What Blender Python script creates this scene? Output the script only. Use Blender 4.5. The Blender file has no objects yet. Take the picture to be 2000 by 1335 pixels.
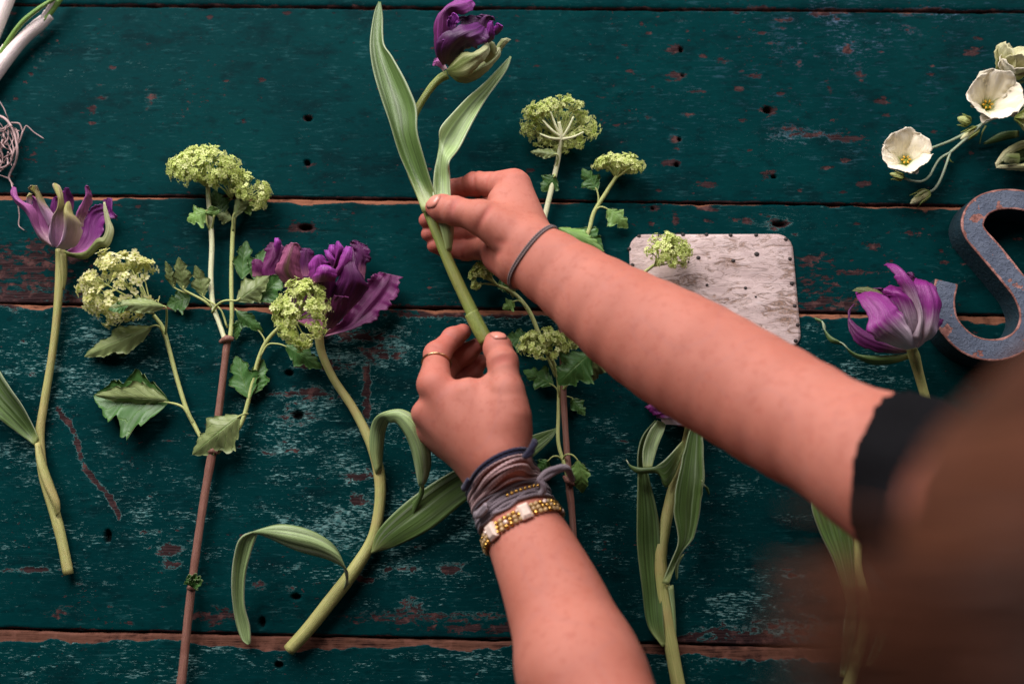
import bpy, math, random
import numpy as np
from math import radians, sin, cos, pi
from mathutils import Vector
SC = bpy.context.scene
COL = SC.collection
RNG = np.random.default_rng(7)
# ---------------------------------------------------------------- camera
FPX, DIST, TILT = 1944.0, 0.855, radians(12)
CAM = np.array([0.0, -DIST*sin(TILT), DIST*cos(TILT)])
VW = np.array([0.0, sin(TILT), -cos(TILT)]); VU = np.array([1.0, 0, 0]); VV = np.array([0.0, cos(TILT), sin(TILT)])
cd = bpy.data.cameras.new('camera'); co = bpy.data.objects.new('camera', cd); COL.objects.link(co)
co.location = CAM; co.rotation_euler = (TILT, 0, 0)
cd.sensor_width = 36; cd.lens = 35; cd.clip_start = 0.01; cd.clip_end = 50
cd.dof.use_dof = True; cd.dof.focus_distance = 0.83; cd.dof.aperture_fstop = 2.8
SC.camera = co
# ---------------------------------------------------------------- world, lamps, exposure
w = bpy.data.worlds.new('World'); SC.world = w; w.use_nodes = True
w.node_tree.nodes['Background'].inputs[0].default_value = (0.55, 0.6, 0.68, 1)
w.node_tree.nodes['Background'].inputs[1].default_value = 0.06
def area(name, loc, target, sx, sy, power, col):
    l = bpy.data.lights.new(name, 'AREA'); l.shape = 'RECTANGLE'; l.size = sx; l.size_y = sy
    l.energy = power; l.color = col
    o = bpy.data.objects.new(name, l); COL.objects.link(o); o.location = loc
    o.rotation_euler = (Vector(target)-Vector(loc)).to_track_quat('-Z', 'Y').to_euler()
area('window_light', (-0.72, 1.30, 1.02), (0, 0.02, 0), 1.55, 1.15, 70, (1.0, 0.93, 0.93))
area('window_light_second', (1.15, 1.25, 0.95), (0.1, 0, 0), 0.7, 0.8, 16, (1.0, 0.92, 0.95))
SC.view_settings.view_transform = 'Standard'; SC.view_settings.look = 'None'
SC.view_settings.gamma = 1.0; SC.view_settings.use_curve_mapping = False
SC.view_settings.exposure = 0.0
SC.cycles.use_denoising = True
# ---------------------------------------------------------------- helpers
def P(px, py, z=0.0):
    """pixel of the photograph -> point at height z above the table"""
    r = VW + VU*((px-1000)/FPX) - VV*((py-667.5)/FPX)
    return CAM + r*((z-CAM[2])/r[2])
def pxm(z=0.0): return (DIST-z)/FPX
def nrm(v): v = np.asarray(v, float); return v/(np.linalg.norm(v)+1e-12)
def hash1(i, s=0):
    i = np.asarray(i).astype(np.int64)
    x = (i*374761393 + s*668265263) & 0x7fffffff
    x = ((x ^ (x >> 13))*1274126177) & 0x7fffffff
    return ((x ^ (x >> 16)) & 0xffff)/65535.0
def noise1(x, s=0):
    x = np.asarray(x, float); i = np.floor(x); f = x-i; f = f*f*(3-2*f)
    return hash1(i, s)*(1-f)+hash1(i+1, s)*f
def noise2(x, y, s=0):
    i = np.floor(x).astype(np.int64); j = np.floor(y).astype(np.int64); fx = x-i; fy = y-j
    fx = fx*fx*(3-2*fx); fy = fy*fy*(3-2*fy)
    h = lambda a, b: hash1(a*7919+b*104729, s)
    return (h(i, j)*(1-fx)+h(i+1, j)*fx)*(1-fy)+(h(i, j+1)*(1-fx)+h(i+1, j+1)*fx)*fy
def fbm2(x, y, s=0, o=4):
    a = 0; amp = .5
    for k in range(o):
        a = a+amp*noise2(x*2**k, y*2**k, s+k*17); amp *= .5
    return a
def catmull(pts, n):
    p = np.asarray(pts, float)
    if len(p) == 2: return p[0]+(p[1]-p[0])*np.linspace(0, 1, n)[:, None]
    q = np.vstack([2*p[0]-p[1], p, 2*p[-1]-p[-2]])
    t = np.linspace(0, len(p)-1-1e-9, n); i = np.floor(t).astype(int); f = (t-i)[:, None]
    a, b, c, d = q[i], q[i+1], q[i+2], q[i+3]
    return .5*((2*b)+(c-a)*f+(2*a-5*b+4*c-d)*f**2+(3*b-a-3*c+d)*f**3)
def mk(name, v, f, mat, parent=None, uv=None, attrs=None, smooth=True):
    """one mesh object from vertices and faces"""
    me = bpy.data.meshes.new(name)
    v = np.asarray(v, float)
    if isinstance(f, np.ndarray):
        n, k = f.shape
        me.vertices.add(len(v)); me.vertices.foreach_set('co', v.astype(np.float32).ravel())
        me.loops.add(n*k); me.loops.foreach_set('vertex_index', f.astype(np.int32).ravel())
        me.polygons.add(n); me.polygons.foreach_set('loop_start', np.arange(0, n*k, k, dtype=np.int32))
        me.update(calc_edges=True)
    else:
        me.from_pydata([tuple(x) for x in v], [], [tuple(int(i) for i in q) for q in f])
    if smooth: me.polygons.foreach_set('use_smooth', np.ones(len(me.polygons), bool))
    if uv is not None:
        a = me.attributes.new('puv', 'FLOAT_VECTOR', 'POINT')
        uv = np.asarray(uv, float)
        if uv.shape[1] == 2: uv = np.hstack([uv, np.zeros((len(uv), 1))])
        a.data.foreach_set('vector', uv.astype(np.float32).ravel())
    for k, val in (attrs or {}).items():
        a = me.attributes.new(k, 'FLOAT', 'POINT'); a.data.foreach_set('value', np.asarray(val, np.float32))
    if mat is not None: me.materials.append(mat)
    o = bpy.data.objects.new(name, me); COL.objects.link(o)
    if parent is not None: o.parent = parent
    return o
def thing(name, label, cat, group=None, loc=None):
    o = bpy.data.objects.new(name, None); COL.objects.link(o); o.empty_display_size = .02
    o['label'] = label; o['category'] = cat
    if group: o['group'] = group
    return o
def tag(o, label, cat, group=None):
    o['label'] = label; o['category'] = cat
    if group: o['group'] = group
    return o
class Geo:
    """collects shapes that belong to ONE part"""
    def __init__(s): s.v = []; s.f = []; s.uv = []; s.n = 0
    def add(s, v, f, uv):
        s.v.append(np.asarray(v, float)); s.f += [tuple(i+s.n for i in q) for q in f]; s.uv.append(np.asarray(uv, float)); s.n += len(v)
    def build(s, name, mat, parent=None): return mk(name, np.vstack(s.v), s.f, mat, parent, np.vstack(s.uv))
def frames(c):
    t = np.gradient(c, axis=0); t /= np.linalg.norm(t, axis=1)[:, None]+1e-12
    ref = np.array([0, 0, 1.0]) if abs(t[0][2]) < .9 else np.array([1.0, 0, 0])
    n = nrm(ref-t[0]*np.dot(ref, t[0])); N = []
    for k in range(len(c)):
        n = nrm(n-t[k]*np.dot(n, t[k])); N.append(n)
    N = np.array(N); return t, N, np.cross(t, N)
def tube_geo(pts, rad, n=None, seg=10, closed=False, wob=0.0, seed=0):
    n = n or max(6, 4*len(pts))
    c = catmull(pts, n); r = np.interp(np.linspace(0, 1, n), np.linspace(0, 1, len(np.atleast_1d(rad))), np.atleast_1d(rad))
    if wob: r = r*(1+wob*(noise1(np.arange(n)*.9, seed)-.5))
    t, N, B = frames(c)
    a = np.linspace(0, 2*pi, seg, endpoint=False)
    v = (c[:, None]+r[:, None, None]*(N[:, None]*np.cos(a)[None, :, None]+B[:, None]*np.sin(a)[None, :, None])).reshape(-1, 3)
    uv = np.stack([np.repeat(np.linspace(0, 1, n), seg), np.tile(a/(2*pi), n), np.zeros(n*seg)], 1)
    f = []
    for i in range(n-1):
        for j in range(seg):
            k = (j+1) % seg
            f.append((i*seg+j, i*seg+k, (i+1)*seg+k, (i+1)*seg+j))
    f.append(tuple(range(seg-1, -1, -1))); f.append(tuple((n-1)*seg+j for j in range(seg)))
    return v, f, uv
def tube(name, pts, rad, mat, parent=None, **k):
    v, f, uv = tube_geo(pts, rad, **k); return mk(name, v, f, mat, parent, uv)
def tubepx(name, pts, rad, mat, parent=None, **k):
    """pts are (px, py, z mm); rad in pixels"""
    q = [P(p[0], p[1], p[2]*1e-3) for p in pts]
    m = pxm(np.mean([p[2] for p in pts])*1e-3)
    thin = {'stem': .80, 'stem_sheath': .82, 'woody_stalk': .80, 'shoot': .84}.get(name, 1.0)
    return tube(name, q, np.atleast_1d(rad)*m*thin, mat, parent, **k)
def sheet_geo(L, M, R, nu=22, nv=10, thick=.0006, ruffle=0.0, rf=9, jag=0.0, jf=16, seed=0, roll=0.0, wrinkle=0.0, pleat=0.0, pf=6.0):
    """curved leaf or petal with two faces: rows of left, middle and right points, base first"""
    L = catmull(L, nu); M = catmull(M, nu); R = catmull(R, nu)
    u = np.linspace(0, 1, nu); v = np.linspace(-1, 1, nv)
    U, V = np.meshgrid(u, v, indexing='ij')
    Vj = V.copy()
    if jag:
        g = (noise1(U*jf+50*(V > 0), seed)-.6)*1.6+(noise1(U*jf*3.1+50*(V > 0), seed+3)-.6)*.9
        Vj = V*(1+jag*g*np.abs(V)**3*np.clip(U*4-.6, 0, 1))
    Vn = Vj[..., None]
    S = L[:, None]*(Vn*(Vn-1)/2)+M[:, None]*(1-Vn**2)+R[:, None]*(Vn*(Vn+1)/2)
    du = np.gradient(S, axis=0); dv = np.gradient(S, axis=1)
    nn = np.cross(du, dv); nn /= np.linalg.norm(nn, axis=2)[..., None]+1e-12
    if nn[..., 2].mean() < 0: nn = -nn; flip = True
    else: flip = False
    wd = np.linalg.norm(R-L, axis=1)[:, None]
    if ruffle:
        g = (noise1(U*rf+37*(V > 0)+V*.7, seed+5)-.5)*2+(noise1(U*rf*2.7+11*(V > 0), seed+9)-.5)*.9
        S = S+nn*(ruffle*wd*g*np.abs(V)**2*np.clip(U*3, 0, 1))[..., None]
    if pleat:
        g = np.sin(V*pf+1.7*np.sin(U*2.3+seed)+seed)*.6+np.sin(V*pf*2.3+seed*1.3+U*2)*.4
        S = S+nn*(pleat*wd*g*np.clip(U*2.5, 0, 1))[..., None]
    if wrinkle:
        g = noise2(U*3+9*seed, V*5+3*seed, seed)-.5
        S = S+nn*(wrinkle*wd*g*np.clip(U*3, 0, 1))[..., None]
    top = S+nn*thick/2; bot = S-nn*thick/2
    vv = np.vstack([top.reshape(-1, 3), bot.reshape(-1, 3)])
    uv = np.stack([np.tile(U.ravel(), 2), np.tile(V.ravel(), 2), np.repeat([0., 1.], nu*nv)], 1)
    f = []; o = nu*nv
    for i in range(nu-1):
        for j in range(nv-1):
            a, b, c, d = i*nv+j, (i+1)*nv+j, (i+1)*nv+j+1, i*nv+j+1
            if flip: f.append((a, d, c, b)); f.append((a+o, b+o, c+o, d+o))
            else: f.append((a, b, c, d)); f.append((a+o, d+o, c+o, b+o))
    ring = [i*nv for i in range(nu)]+[(nu-1)*nv+j for j in range(1, nv)]+[i*nv+nv-1 for i in range(nu-2, -1, -1)]+list(range(nv-2, 0, -1))
    for k in range(len(ring)):
        a, b = ring[k], ring[(k+1) % len(ring)]
        f.append((a, a+o, b+o, b) if not flip else (a, b, b+o, a+o))
    return vv, f, uv
def rows3(rows, tr=None):
    """rows: lx,ly,lz, rx,ry,rz, bulge  (px, px, mm) ; tr=(ox,oy,scale) when read off an enlarged crop"""
    L, M, R = [], [], []
    for r in rows:
        lx, ly, lz, rx, ry, rz, b = r
        if tr: lx, ly, rx, ry = tr[0]+lx/tr[2], tr[1]+ly/tr[2], tr[0]+rx/tr[2], tr[1]+ry/tr[2]
        a = P(lx, ly, lz*1e-3); c = P(rx, ry, rz*1e-3)
        L.append(a); R.append(c); M.append((a+c)/2+np.array([0, 0, b*1e-3]))
    return L, M, R
def sheet(name, rows, mat, parent=None, tr=None, **k):
    v, f, uv = sheet_geo(*rows3(rows, tr), **k); return mk(name, v, f, mat, parent, uv)
def zr(pairs, z0, z1, b0=0, b1=None, dz=0, zm=None):
    """compact rows: pairs of (left),(right) in crop pixels, height from z0 at the base to z1 at the tip (zm in the middle), bulge b0"""
    out = []; n = len(pairs)
    for i, (a, c) in enumerate(pairs):
        t = i/(n-1); z = z0+(z1-z0)*t
        if zm is not None: z += (zm-(z0+z1)/2)*4*t*(1-t)
        b = b0*sin(pi*min(1, t*.9+.15))
        out.append((a[0], a[1], z-dz/2, c[0], c[1], z+dz/2, b))
    return out
# ---------------------------------------------------------------- node helper
class Mat:
    def __init__(s, name):
        s.m = bpy.data.materials.new(name); s.m.use_nodes = True; s.t = s.m.node_tree
        s.b = s.t.nodes['Principled BSDF']
    def n(s, typ, props=None, **inp):
        x = s.t.nodes.new('ShaderNode'+typ)
        for k, v in (props or {}).items(): setattr(x, k, v)
        for k, v in inp.items():
            k = {'A': 0, 'B': 1, 'C': 2}.get(k, k)
            s.set(x.inputs[k] if isinstance(k, int) else x.inputs[k.replace('_', ' ')], v)
        return x
    def set(s, sock, v):
        if isinstance(v, bpy.types.NodeSocket): s.t.links.new(v, sock)
        elif isinstance(v, bpy.types.Node): s.t.links.new(v.outputs[0], sock)
        else:
            if isinstance(v, tuple) and len(v) == 3 and sock.type == 'RGBA': v = (*v, 1)
            sock.default_value = v
    def math(s, op, a, b=0.0, c=None, clamp=False):
        x = s.t.nodes.new('ShaderNodeMath'); x.operation = op; x.use_clamp = clamp
        s.set(x.inputs[0], a); s.set(x.inputs[1], b)
        if c is not None: s.set(x.inputs[2], c)
        return x.outputs[0]
    def mix(s, f, a, b):
        x = s.t.nodes.new('ShaderNodeMix'); x.data_type = 'RGBA'
        s.set(x.inputs[0], f); s.set(x.inputs[6], a); s.set(x.inputs[7], b); return x.outputs[2]
    def ramp(s, f, lo, hi):
        x = s.t.nodes.new('ShaderNodeMapRange'); x.interpolation_type = 'SMOOTHSTEP'
        s.set(x.inputs[0], f); s.set(x.inputs[1], lo); s.set(x.inputs[2], hi); return x.outputs[0]
    def noise(s, vec, scale, det=3, rough=.55, dist=0.0, dim='3D'):
        x = s.t.nodes.new('ShaderNodeTexNoise')
        s.set(x.inputs['Vector'], vec); x.inputs['Scale'].default_value = scale; x.inputs['Detail'].default_value = det
        x.inputs['Roughness'].default_value = rough; x.inputs['Distortion'].default_value = dist; return x.outputs[0]
    def mapv(s, vec, sc=(1, 1, 1), loc=(0, 0, 0), rot=(0, 0, 0)):
        x = s.t.nodes.new('ShaderNodeMapping'); s.set(x.inputs[0], vec); x.inputs[1].default_value = loc; x.inputs[2].default_value = rot; x.inputs[3].default_value = sc
        return x.outputs[0]
    def pos(s): return s.t.nodes.new('ShaderNodeTexCoord').outputs['Object']
    def attr(s, name, vec=False):
        x = s.t.nodes.new('ShaderNodeAttribute'); x.attribute_name = name; return x.outputs['Vector' if vec else 'Fac']
    def uv(s):
        x = s.t.nodes.new('ShaderNodeSeparateXYZ'); s.set(x.inputs[0], s.attr('puv', True)); return x.outputs[0], x.outputs[1], x.outputs[2]
    def bump(s, h, strength=.3, dist=.001, nrm=None):
        x = s.t.nodes.new('ShaderNodeBump'); x.inputs['Strength'].default_value = strength; x.inputs['Distance'].default_value = dist
        s.set(x.inputs['Height'], h)
        if nrm is not None: s.set(x.inputs['Normal'], nrm)
        return x.outputs[0]
    def out(s, col, rough=.5, normal=None, spec=.5, metal=0.0, sss=0.0, sssr=(1, .3, .2), ssss=.004, trans=None, **kw):
        s.set(s.b.inputs['Base Color'], col); s.set(s.b.inputs['Roughness'], rough)
        s.set(s.b.inputs['Specular IOR Level'], spec); s.set(s.b.inputs['Metallic'], metal)
        if normal is not None: s.set(s.b.inputs['Normal'], normal)
        if sss:
            s.b.inputs['Subsurface Weight'].default_value = sss; s.b.inputs['Subsurface Radius'].default_value = sssr; s.b.inputs['Subsurface Scale'].default_value = ssss
        for k, v in kw.items(): s.set(s.b.inputs[k.replace('_', ' ')], v)
        return s.m
def simple(name, col, rough=.5, nz=.25, scale=200, **k):
    m = Mat(name); p = m.pos(); n = m.noise(p, scale, 4)
    c = m.mix(m.ramp(n, .3, .75), tuple(x*(1-nz) for x in col), tuple(min(1, x*(1+nz)) for x in col))
    return m.out(c, rough, m.bump(n, .25, .0006), **k)
# ---------------------------------------------------------------- materials
def mat_paint():
    m = Mat('weathered_teal_paint'); p = m.pos()
    wood = m.attr('wood'); scr = m.attr('scr'); hole = m.attr('hole')
    fine = m.noise(m.mapv(p, (90, 260, 90)), 1, 6, .62)
    chipn = m.noise(m.mapv(p, (80, 170, 70), (3, 1, 0)), 1, 9, .72, .4)
    streak = m.noise(m.mapv(p, (150, 760, 75)), 1, 6, .74, .3)
    clump = m.noise(m.mapv(p, (24, 60, 28), (7, 3, 0)), 1, 6, .68, .5)
    big = m.noise(p, 9, 4, .6); mid = m.noise(p, 38, 5, .65)
    speck = m.noise(m.mapv(p, (420, 620, 300)), 1, 4, .7)
    scuff = m.noise(m.mapv(p, (60, 420, 60), (4, 9, 0), (0, 0, .12)), 1, 6, .75, .6)
    hair = m.noise(m.mapv(p, (16, 900, 16), (2, 5, 0), (0, 0, .03)), 1, 3, .6)
    teal = m.mix(m.ramp(big, .35, .7), (.0004, .022, .0245), (.0005, .029, .0305))
    teal = m.mix(m.math('MULTIPLY', m.ramp(fine, .48, .78), .45), teal, (.0015, .042, .046))
    darkst = m.noise(m.mapv(p, (16, 34, 16), (1, 8, 0)), 1, 7, .70)
    teal = m.mix(m.math('MULTIPLY', m.ramp(darkst, .50, .66), .65), teal, (.0012, .0105, .013))
    teal = m.mix(m.math('MULTIPLY', m.ramp(hair, .60, .68), m.math('MULTIPLY', scr, .6)), teal, (.008, .075, .075))
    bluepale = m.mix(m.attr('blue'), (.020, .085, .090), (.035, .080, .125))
    teal = m.mix(m.math('MULTIPLY', m.ramp(m.noise(m.mapv(p, (55, 120, 55), (6, 2, 0)), 1, 6, .72), .54, .64), .6), teal, (.0010, .0125, .015))
    # fine scuffs all over
    sc2 = m.ramp(m.math('ADD', scuff, m.math('MULTIPLY', m.math('SUBTRACT', mid, .5), .45)), .57, .68)
    teal = m.mix(m.math('MULTIPLY', sc2, .45), teal, bluepale)
    # flecks where the top coat is worn to the pale older paint, running with the grain
    sf = m.math('ADD', m.math('MULTIPLY', scr, .22), m.math('MULTIPLY', m.math('SUBTRACT', clump, .53), .70))
    s1 = m.ramp(m.math('ADD', streak, sf), .675, .715)
    s2 = m.ramp(m.math('ADD', speck, m.math('MULTIPLY', scr, .06)), .685, .715)
    pale = m.mix(m.ramp(m.noise(p, 260, 3), .35, .65), (.050, .150, .150), (.17, .32, .31))
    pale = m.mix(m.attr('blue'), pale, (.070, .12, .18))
    col = m.mix(m.math('MULTIPLY', s1, m.math('ADD', .20, m.math('MULTIPLY', m.ramp(scr, .1, .5), .7))), teal, pale)
    col = m.mix(m.math('MULTIPLY', s2, .55), col, pale)
    # bare wood
    wf = m.math('ADD', wood, m.math('MULTIPLY', m.math('SUBTRACT', chipn, .5), 2.1))
    wmask = m.ramp(wf, .46, .50)
    tiny = m.ramp(m.math('ADD', m.noise(m.mapv(p, (190, 330, 190), (9, 4, 0)), 1, 6, .65, .4), m.math('MULTIPLY', m.math('SUBTRACT', m.noise(p, 15, 3), .5), .35)), .675, .69)
    wmask = m.math('MAXIMUM', wmask, tiny)
    rim = m.math('SUBTRACT', m.ramp(wf, .37, .42), wmask, clamp=True)
    grain = m.noise(m.mapv(p, (40, 900, 60)), 1, 4, .7); wn = m.noise(p, 90, 5, .65)
    wcol = m.mix(m.ramp(grain, .35, .7), (.016, .009, .010), (.055, .032, .033))
    wcol = m.mix(m.math('MULTIPLY', m.ramp(wn, .50, .66), .75), wcol, (.115, .055, .050))
    raw = m.attr('raw')
    wcol = m.mix(raw, wcol, m.mix(m.ramp(m.math('ADD', grain, m.math('MULTIPLY', m.math('ADD', wn, m.math('MULTIPLY', mid, 1.2)), .7)), .95, 1.32), (.016, .008, .007), (.24, .10, .058)))
    col = m.mix(m.math('MULTIPLY', m.math('MULTIPLY', rim, m.ramp(scr, .1, .4)), .5), col, pale)
    col = m.mix(wmask, col, wcol)
    col = m.mix(hole, col, (.005, .003, .003))  # near-black painted into holes and cracks to deepen their shade
    h = m.math('SUBTRACT', m.math('MULTIPLY', fine, .22), m.math('MULTIPLY', wmask, .55))
    h = m.math('ADD', h, m.math('MULTIPLY', s1, -.15)); h = m.math('ADD', h, m.math('MULTIPLY', grain, m.math('MULTIPLY', wmask, .35)))
    h = m.math('ADD', h, m.math('ADD', m.math('MULTIPLY', streak, .10), m.math('MULTIPLY', scuff, .12)))
    rough = m.math('ADD', .46, m.math('MULTIPLY', wmask, .35)); rough = m.math('ADD', rough, m.math('MULTIPLY', fine, .15))
    return m.out(col, rough, m.bump(h, .55, .0012), spec=.012)
def mat_skin():
    m = Mat('skin'); p = m.pos()
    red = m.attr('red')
    n1 = m.noise(p, 22, 3, .5); n2 = m.noise(p, 160, 3, .6); pores = m.noise(m.mapv(p, (900, 900, 900)), 1, 3, .6)
    col = m.mix(m.ramp(n1, .3, .7), (.430, .142, .096), (.485, .176, .124))
    col = m.mix(m.math('MULTIPLY', m.ramp(n2, .48, .72), .45), col, (.37, .100, .066))
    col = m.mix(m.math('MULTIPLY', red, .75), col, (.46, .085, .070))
    fr = m.ramp(m.noise(p, 330, 2, .5), .70, .76)
    col = m.mix(m.math('MULTIPLY', fr, .30), col, (.30, .085, .050))
    vein = m.ramp(m.math('ABSOLUTE', m.math('SUBTRACT', m.noise(m.mapv(p, (1, 1, 1), (3, 2, 5)), 13, 1, .4, .8), .5)), .022, .0)
    col = m.mix(m.math('MULTIPLY', vein, .14), col, (.34, .14, .13))
    vor = m.n('TexVoronoi', {'feature': 'DISTANCE_TO_EDGE'}, Vector=m.mapv(p, (700, 700, 700)))
    h = m.math('ADD', m.math('MULTIPLY', pores, .6), m.math('MULTIPLY', vor.outputs['Distance'], .8))
    return m.out(col, m.math('ADD', .47, m.math('MULTIPLY', n2, .14)), m.bump(h, .36, .0007), spec=.36, sss=.25, sssr=(1, .35, .2), ssss=.004)
def mat_stem(name, a, b, c=None):
    m = Mat(name); u, v, s = m.uv(); p = m.pos()
    q = m.n('CombineXYZ', None, X=m.math('MULTIPLY', u, 7), Y=m.math('MULTIPLY', m.math('SINE', m.math('MULTIPLY', v, 6.283)), 7), Z=m.math('MULTIPLY', m.math('COSINE', m.math('MULTIPLY', v, 6.283)), 7))
    st = m.noise(q, 1.6, 4, .6); n = m.noise(p, 45, 4)
    col = m.mix(m.ramp(st, .3, .7), a, b)
    if c: col = m.mix(m.math('MULTIPLY', m.ramp(n, .42, .7), .7), col, c)
    sp = m.ramp(m.noise(p, 420, 2), .66, .72)
    col = m.mix(m.math('MULTIPLY', sp, .35), col, tuple(x*.45 for x in a))
    return m.out(col, .42, m.bump(m.math('ADD', st, m.math('MULTIPLY', n, .4)), .5, .0010), spec=.45, sss=.06, sssr=(.4, 1, .2), ssss=.002)
def mat_blade(name, front, back, pale=(.36, .46, .36)):
    """tulip leaf: long parallel veins, waxy bloom in bands"""
    m = Mat(name); u, v, s = m.uv(); p = m.pos(); rnd = m.n('ObjectInfo').outputs['Random']
    q = m.n('CombineXYZ', None, X=m.math('ADD', m.math('MULTIPLY', u, 1.3), m.math('MULTIPLY', rnd, 20)), Y=m.math('MULTIPLY', v, 4.5), Z=s)
    st = m.noise(q, 1.2, 5, .62, .2); q2 = m.n('CombineXYZ', None, X=m.math('MULTIPLY', u, 2.2), Y=m.math('MULTIPLY', v, 40), Z=s)
    st2 = m.noise(q2, 1.0, 3, .6); n = m.noise(p, 30, 4)
    f = m.mix(m.ramp(st, .35, .62), tuple(x*.75 for x in front), tuple(min(1, x*1.7+.01) for x in front))
    b = m.mix(m.ramp(st, .35, .65), back, pale)
    col = m.mix(s, f, b)
    col = m.mix(m.math('MULTIPLY', m.ramp(st2, .48, .72), .08), col, pale)
    bloom = m.math('MULTIPLY', m.ramp(m.noise(q, .8, 3), .52, .68), .30)
    col = m.mix(bloom, col, pale)
    edge = m.ramp(m.math('ABSOLUTE', v), .93, .995)
    col = m.mix(m.math('MULTIPLY', edge, .12), col, (.42, .46, .24))
    col = m.mix(m.math('MULTIPLY', m.ramp(u, .16, .0), .6), col, (.42, .48, .17))
    col = m.mix(m.math('MULTIPLY', m.ramp(n, .5, .75), .3), col, tuple(x*.6 for x in front))
    return m.out(col, m.math('ADD', .28, m.math('MULTIPLY', st, .22)), m.bump(m.math('ADD', m.math('MULTIPLY', st, .5), st2), .40, .0008), spec=.55)
def mat_petal(name, tip, mid, base, rib=None, ribw=.25, ribu=(.0, .7), base_end=.35, dark=None, rough=.42, streak=.70):
    """parrot tulip petal: coloured from the base to the tip with flamed streaks and an optional rib"""
    m = Mat(name); u, v, s = m.uv(); p = m.pos()
    q = m.n('CombineXYZ', None, X=m.math('MULTIPLY', u, 1.5), Y=m.math('MULTIPLY', v, 6), Z=m.n('ObjectInfo').outputs['Random'])
    st = m.noise(q, 1.4, 5, .65, .2); q2 = m.n('CombineXYZ', None, X=m.math('MULTIPLY', u, 2.5), Y=m.math('MULTIPLY', v, 30), Z=s); st2 = m.noise(q2, 1, 3, .6)
    n = m.noise(p, 55, 4)
    uu = m.math('ADD', u, m.math('MULTIPLY', m.math('SUBTRACT', st, .5), .45))
    col = m.mix(m.ramp(uu, base_end, 1.0), mid, tip)
    col = m.mix(m.math('MULTIPLY', m.ramp(st2, .42, .70), streak), col, tuple(x*.42 for x in mid))
    col = m.mix(m.math('MULTIPLY', m.ramp(st, .50, .70), .35), col, tuple(min(.9, x*1.7+.03) for x in tip))
    col = m.mix(m.ramp(uu, base_end, base_end*.25), col, base)
    if rib:
        r = m.math('MULTIPLY', m.ramp(m.math('ADD', m.math('ABSOLUTE', v), m.math('MULTIPLY', m.math('SUBTRACT', st, .5), .7)), ribw, ribw*.3), m.ramp(uu, ribu[1], ribu[0]))
        col = m.mix(r, col, rib)
    if dark: col = m.mix(m.math('MULTIPLY', m.ramp(n, .45, .7), .6), col, dark)
    return m.out(col, rough, m.bump(m.math('ADD', m.math('MULTIPLY', st, .7), st2), .6, .0009), spec=.4)
def mat_floret(name, cols, green):
    """tiny blossoms, each a little different, thin enough to let light through"""
    m = Mat(name); u, v, s = m.uv(); rnd = m.math('FRACT', m.math('ADD', s, m.n('ObjectInfo').outputs['Random'])); p = m.pos()
    col = m.mix(m.ramp(rnd, .15, .85), cols[0], cols[1])
    col = m.mix(m.math('MULTIPLY', m.ramp(m.noise(p, 900, 2), .45, .7), .35), col, cols[2])
    col = m.mix(m.ramp(u, .5, .0), col, green)
    mat = m.out(col, .5, None, spec=.35)
    tr = m.n('BsdfTranslucent', None, Color=col); mx = m.n('MixShader', None, Fac=.42)
    m.t.links.new(m.b.outputs[0], mx.inputs[1]); m.t.links.new(tr.outputs[0], mx.inputs[2])
    m.t.links.new(mx.outputs[0], m.t.nodes['Material Output'].inputs[0]); return mat
def mat_vleaf(name, front, back):
    """toothed shrub leaf with a midrib and side veins"""
    m = Mat(name); u, v, s = m.uv(); p = m.pos()
    av = m.math('ABSOLUTE', v)
    k = m.math('FRACT', m.math('MULTIPLY', m.math('SUBTRACT', u, m.math('MULTIPLY', av, .28)), 6.5))
    side = m.ramp(m.math('ABSOLUTE', m.math('SUBTRACT', k, .5)), .075, .02)
    mid = m.ramp(av, .055, .015)
    vein = m.math('MAXIMUM', mid, m.math('MULTIPLY', side, .75))
    n = m.noise(p, 120, 4); n2 = m.noise(p, 28, 3)
    f = m.mix(m.ramp(n2, .3, .7), front, tuple(x*1.6 for x in front)); b = m.mix(m.ramp(n2, .3, .7), back, tuple(min(1, x*1.3) for x in back))
    col = m.mix(s, f, b)
    col = m.mix(m.math('MULTIPLY', vein, .5), col, m.mix(s, (.13, .24, .05), (.40, .44, .22)))
    col = m.mix(m.math('MULTIPLY', m.ramp(n, .5, .75), .25), col, tuple(x*.5 for x in front))
    hh = m.math('ADD', m.math('MULTIPLY', vein, m.math('SUBTRACT', m.math('MULTIPLY', s, 2.0), 1.0)), m.math('MULTIPLY', n, .3))
    return m.out(col, .46, m.bump(hh, .5, .0008), spec=.42, sss=.05, sssr=(.5, 1, .2), ssss=.001)
MT = {}
MT['paint'] = mat_paint(); MT['skin'] = mat_skin()
MT['tstem'] = mat_stem('tulip_stem', (.28, .31, .085), (.52, .49, .19), (.42, .34, .13))
MT['tstem_green'] = mat_stem('tulip_stem_green', (.14, .20, .034), (.30, .35, .09), (.22, .21, .05))
MT['vstem'] = mat_stem('shoot_stem', (.36, .43, .11), (.56, .59, .25))
MT['vstem_white'] = mat_stem('pale_shoot_stem', (.58, .63, .32), (.80, .80, .56))
MT['bark'] = mat_stem('reddish_bark', (.14, .056, .037), (.36, .18, .135), (.20, .082, .058))
MT['blade'] = mat_blade('tulip_blade', (.060, .112, .022), (.16, .225, .085), (.46, .53, .40))
MT['blade_dark'] = mat_blade('tulip_blade_dark', (.045, .088, .018), (.09, .14, .05), (.19, .26, .14))
MT['blade_wax'] = mat_blade('tulip_blade_waxy', (.19, .27, .105), (.32, .39, .24), (.66, .70, .56))
MT['p_dark'] = mat_petal('petal_deep_violet', (.085, .009, .10), (.060, .008, .058), (.10, .03, .05), None, dark=(.022, .004, .032), base_end=.2)
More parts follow.
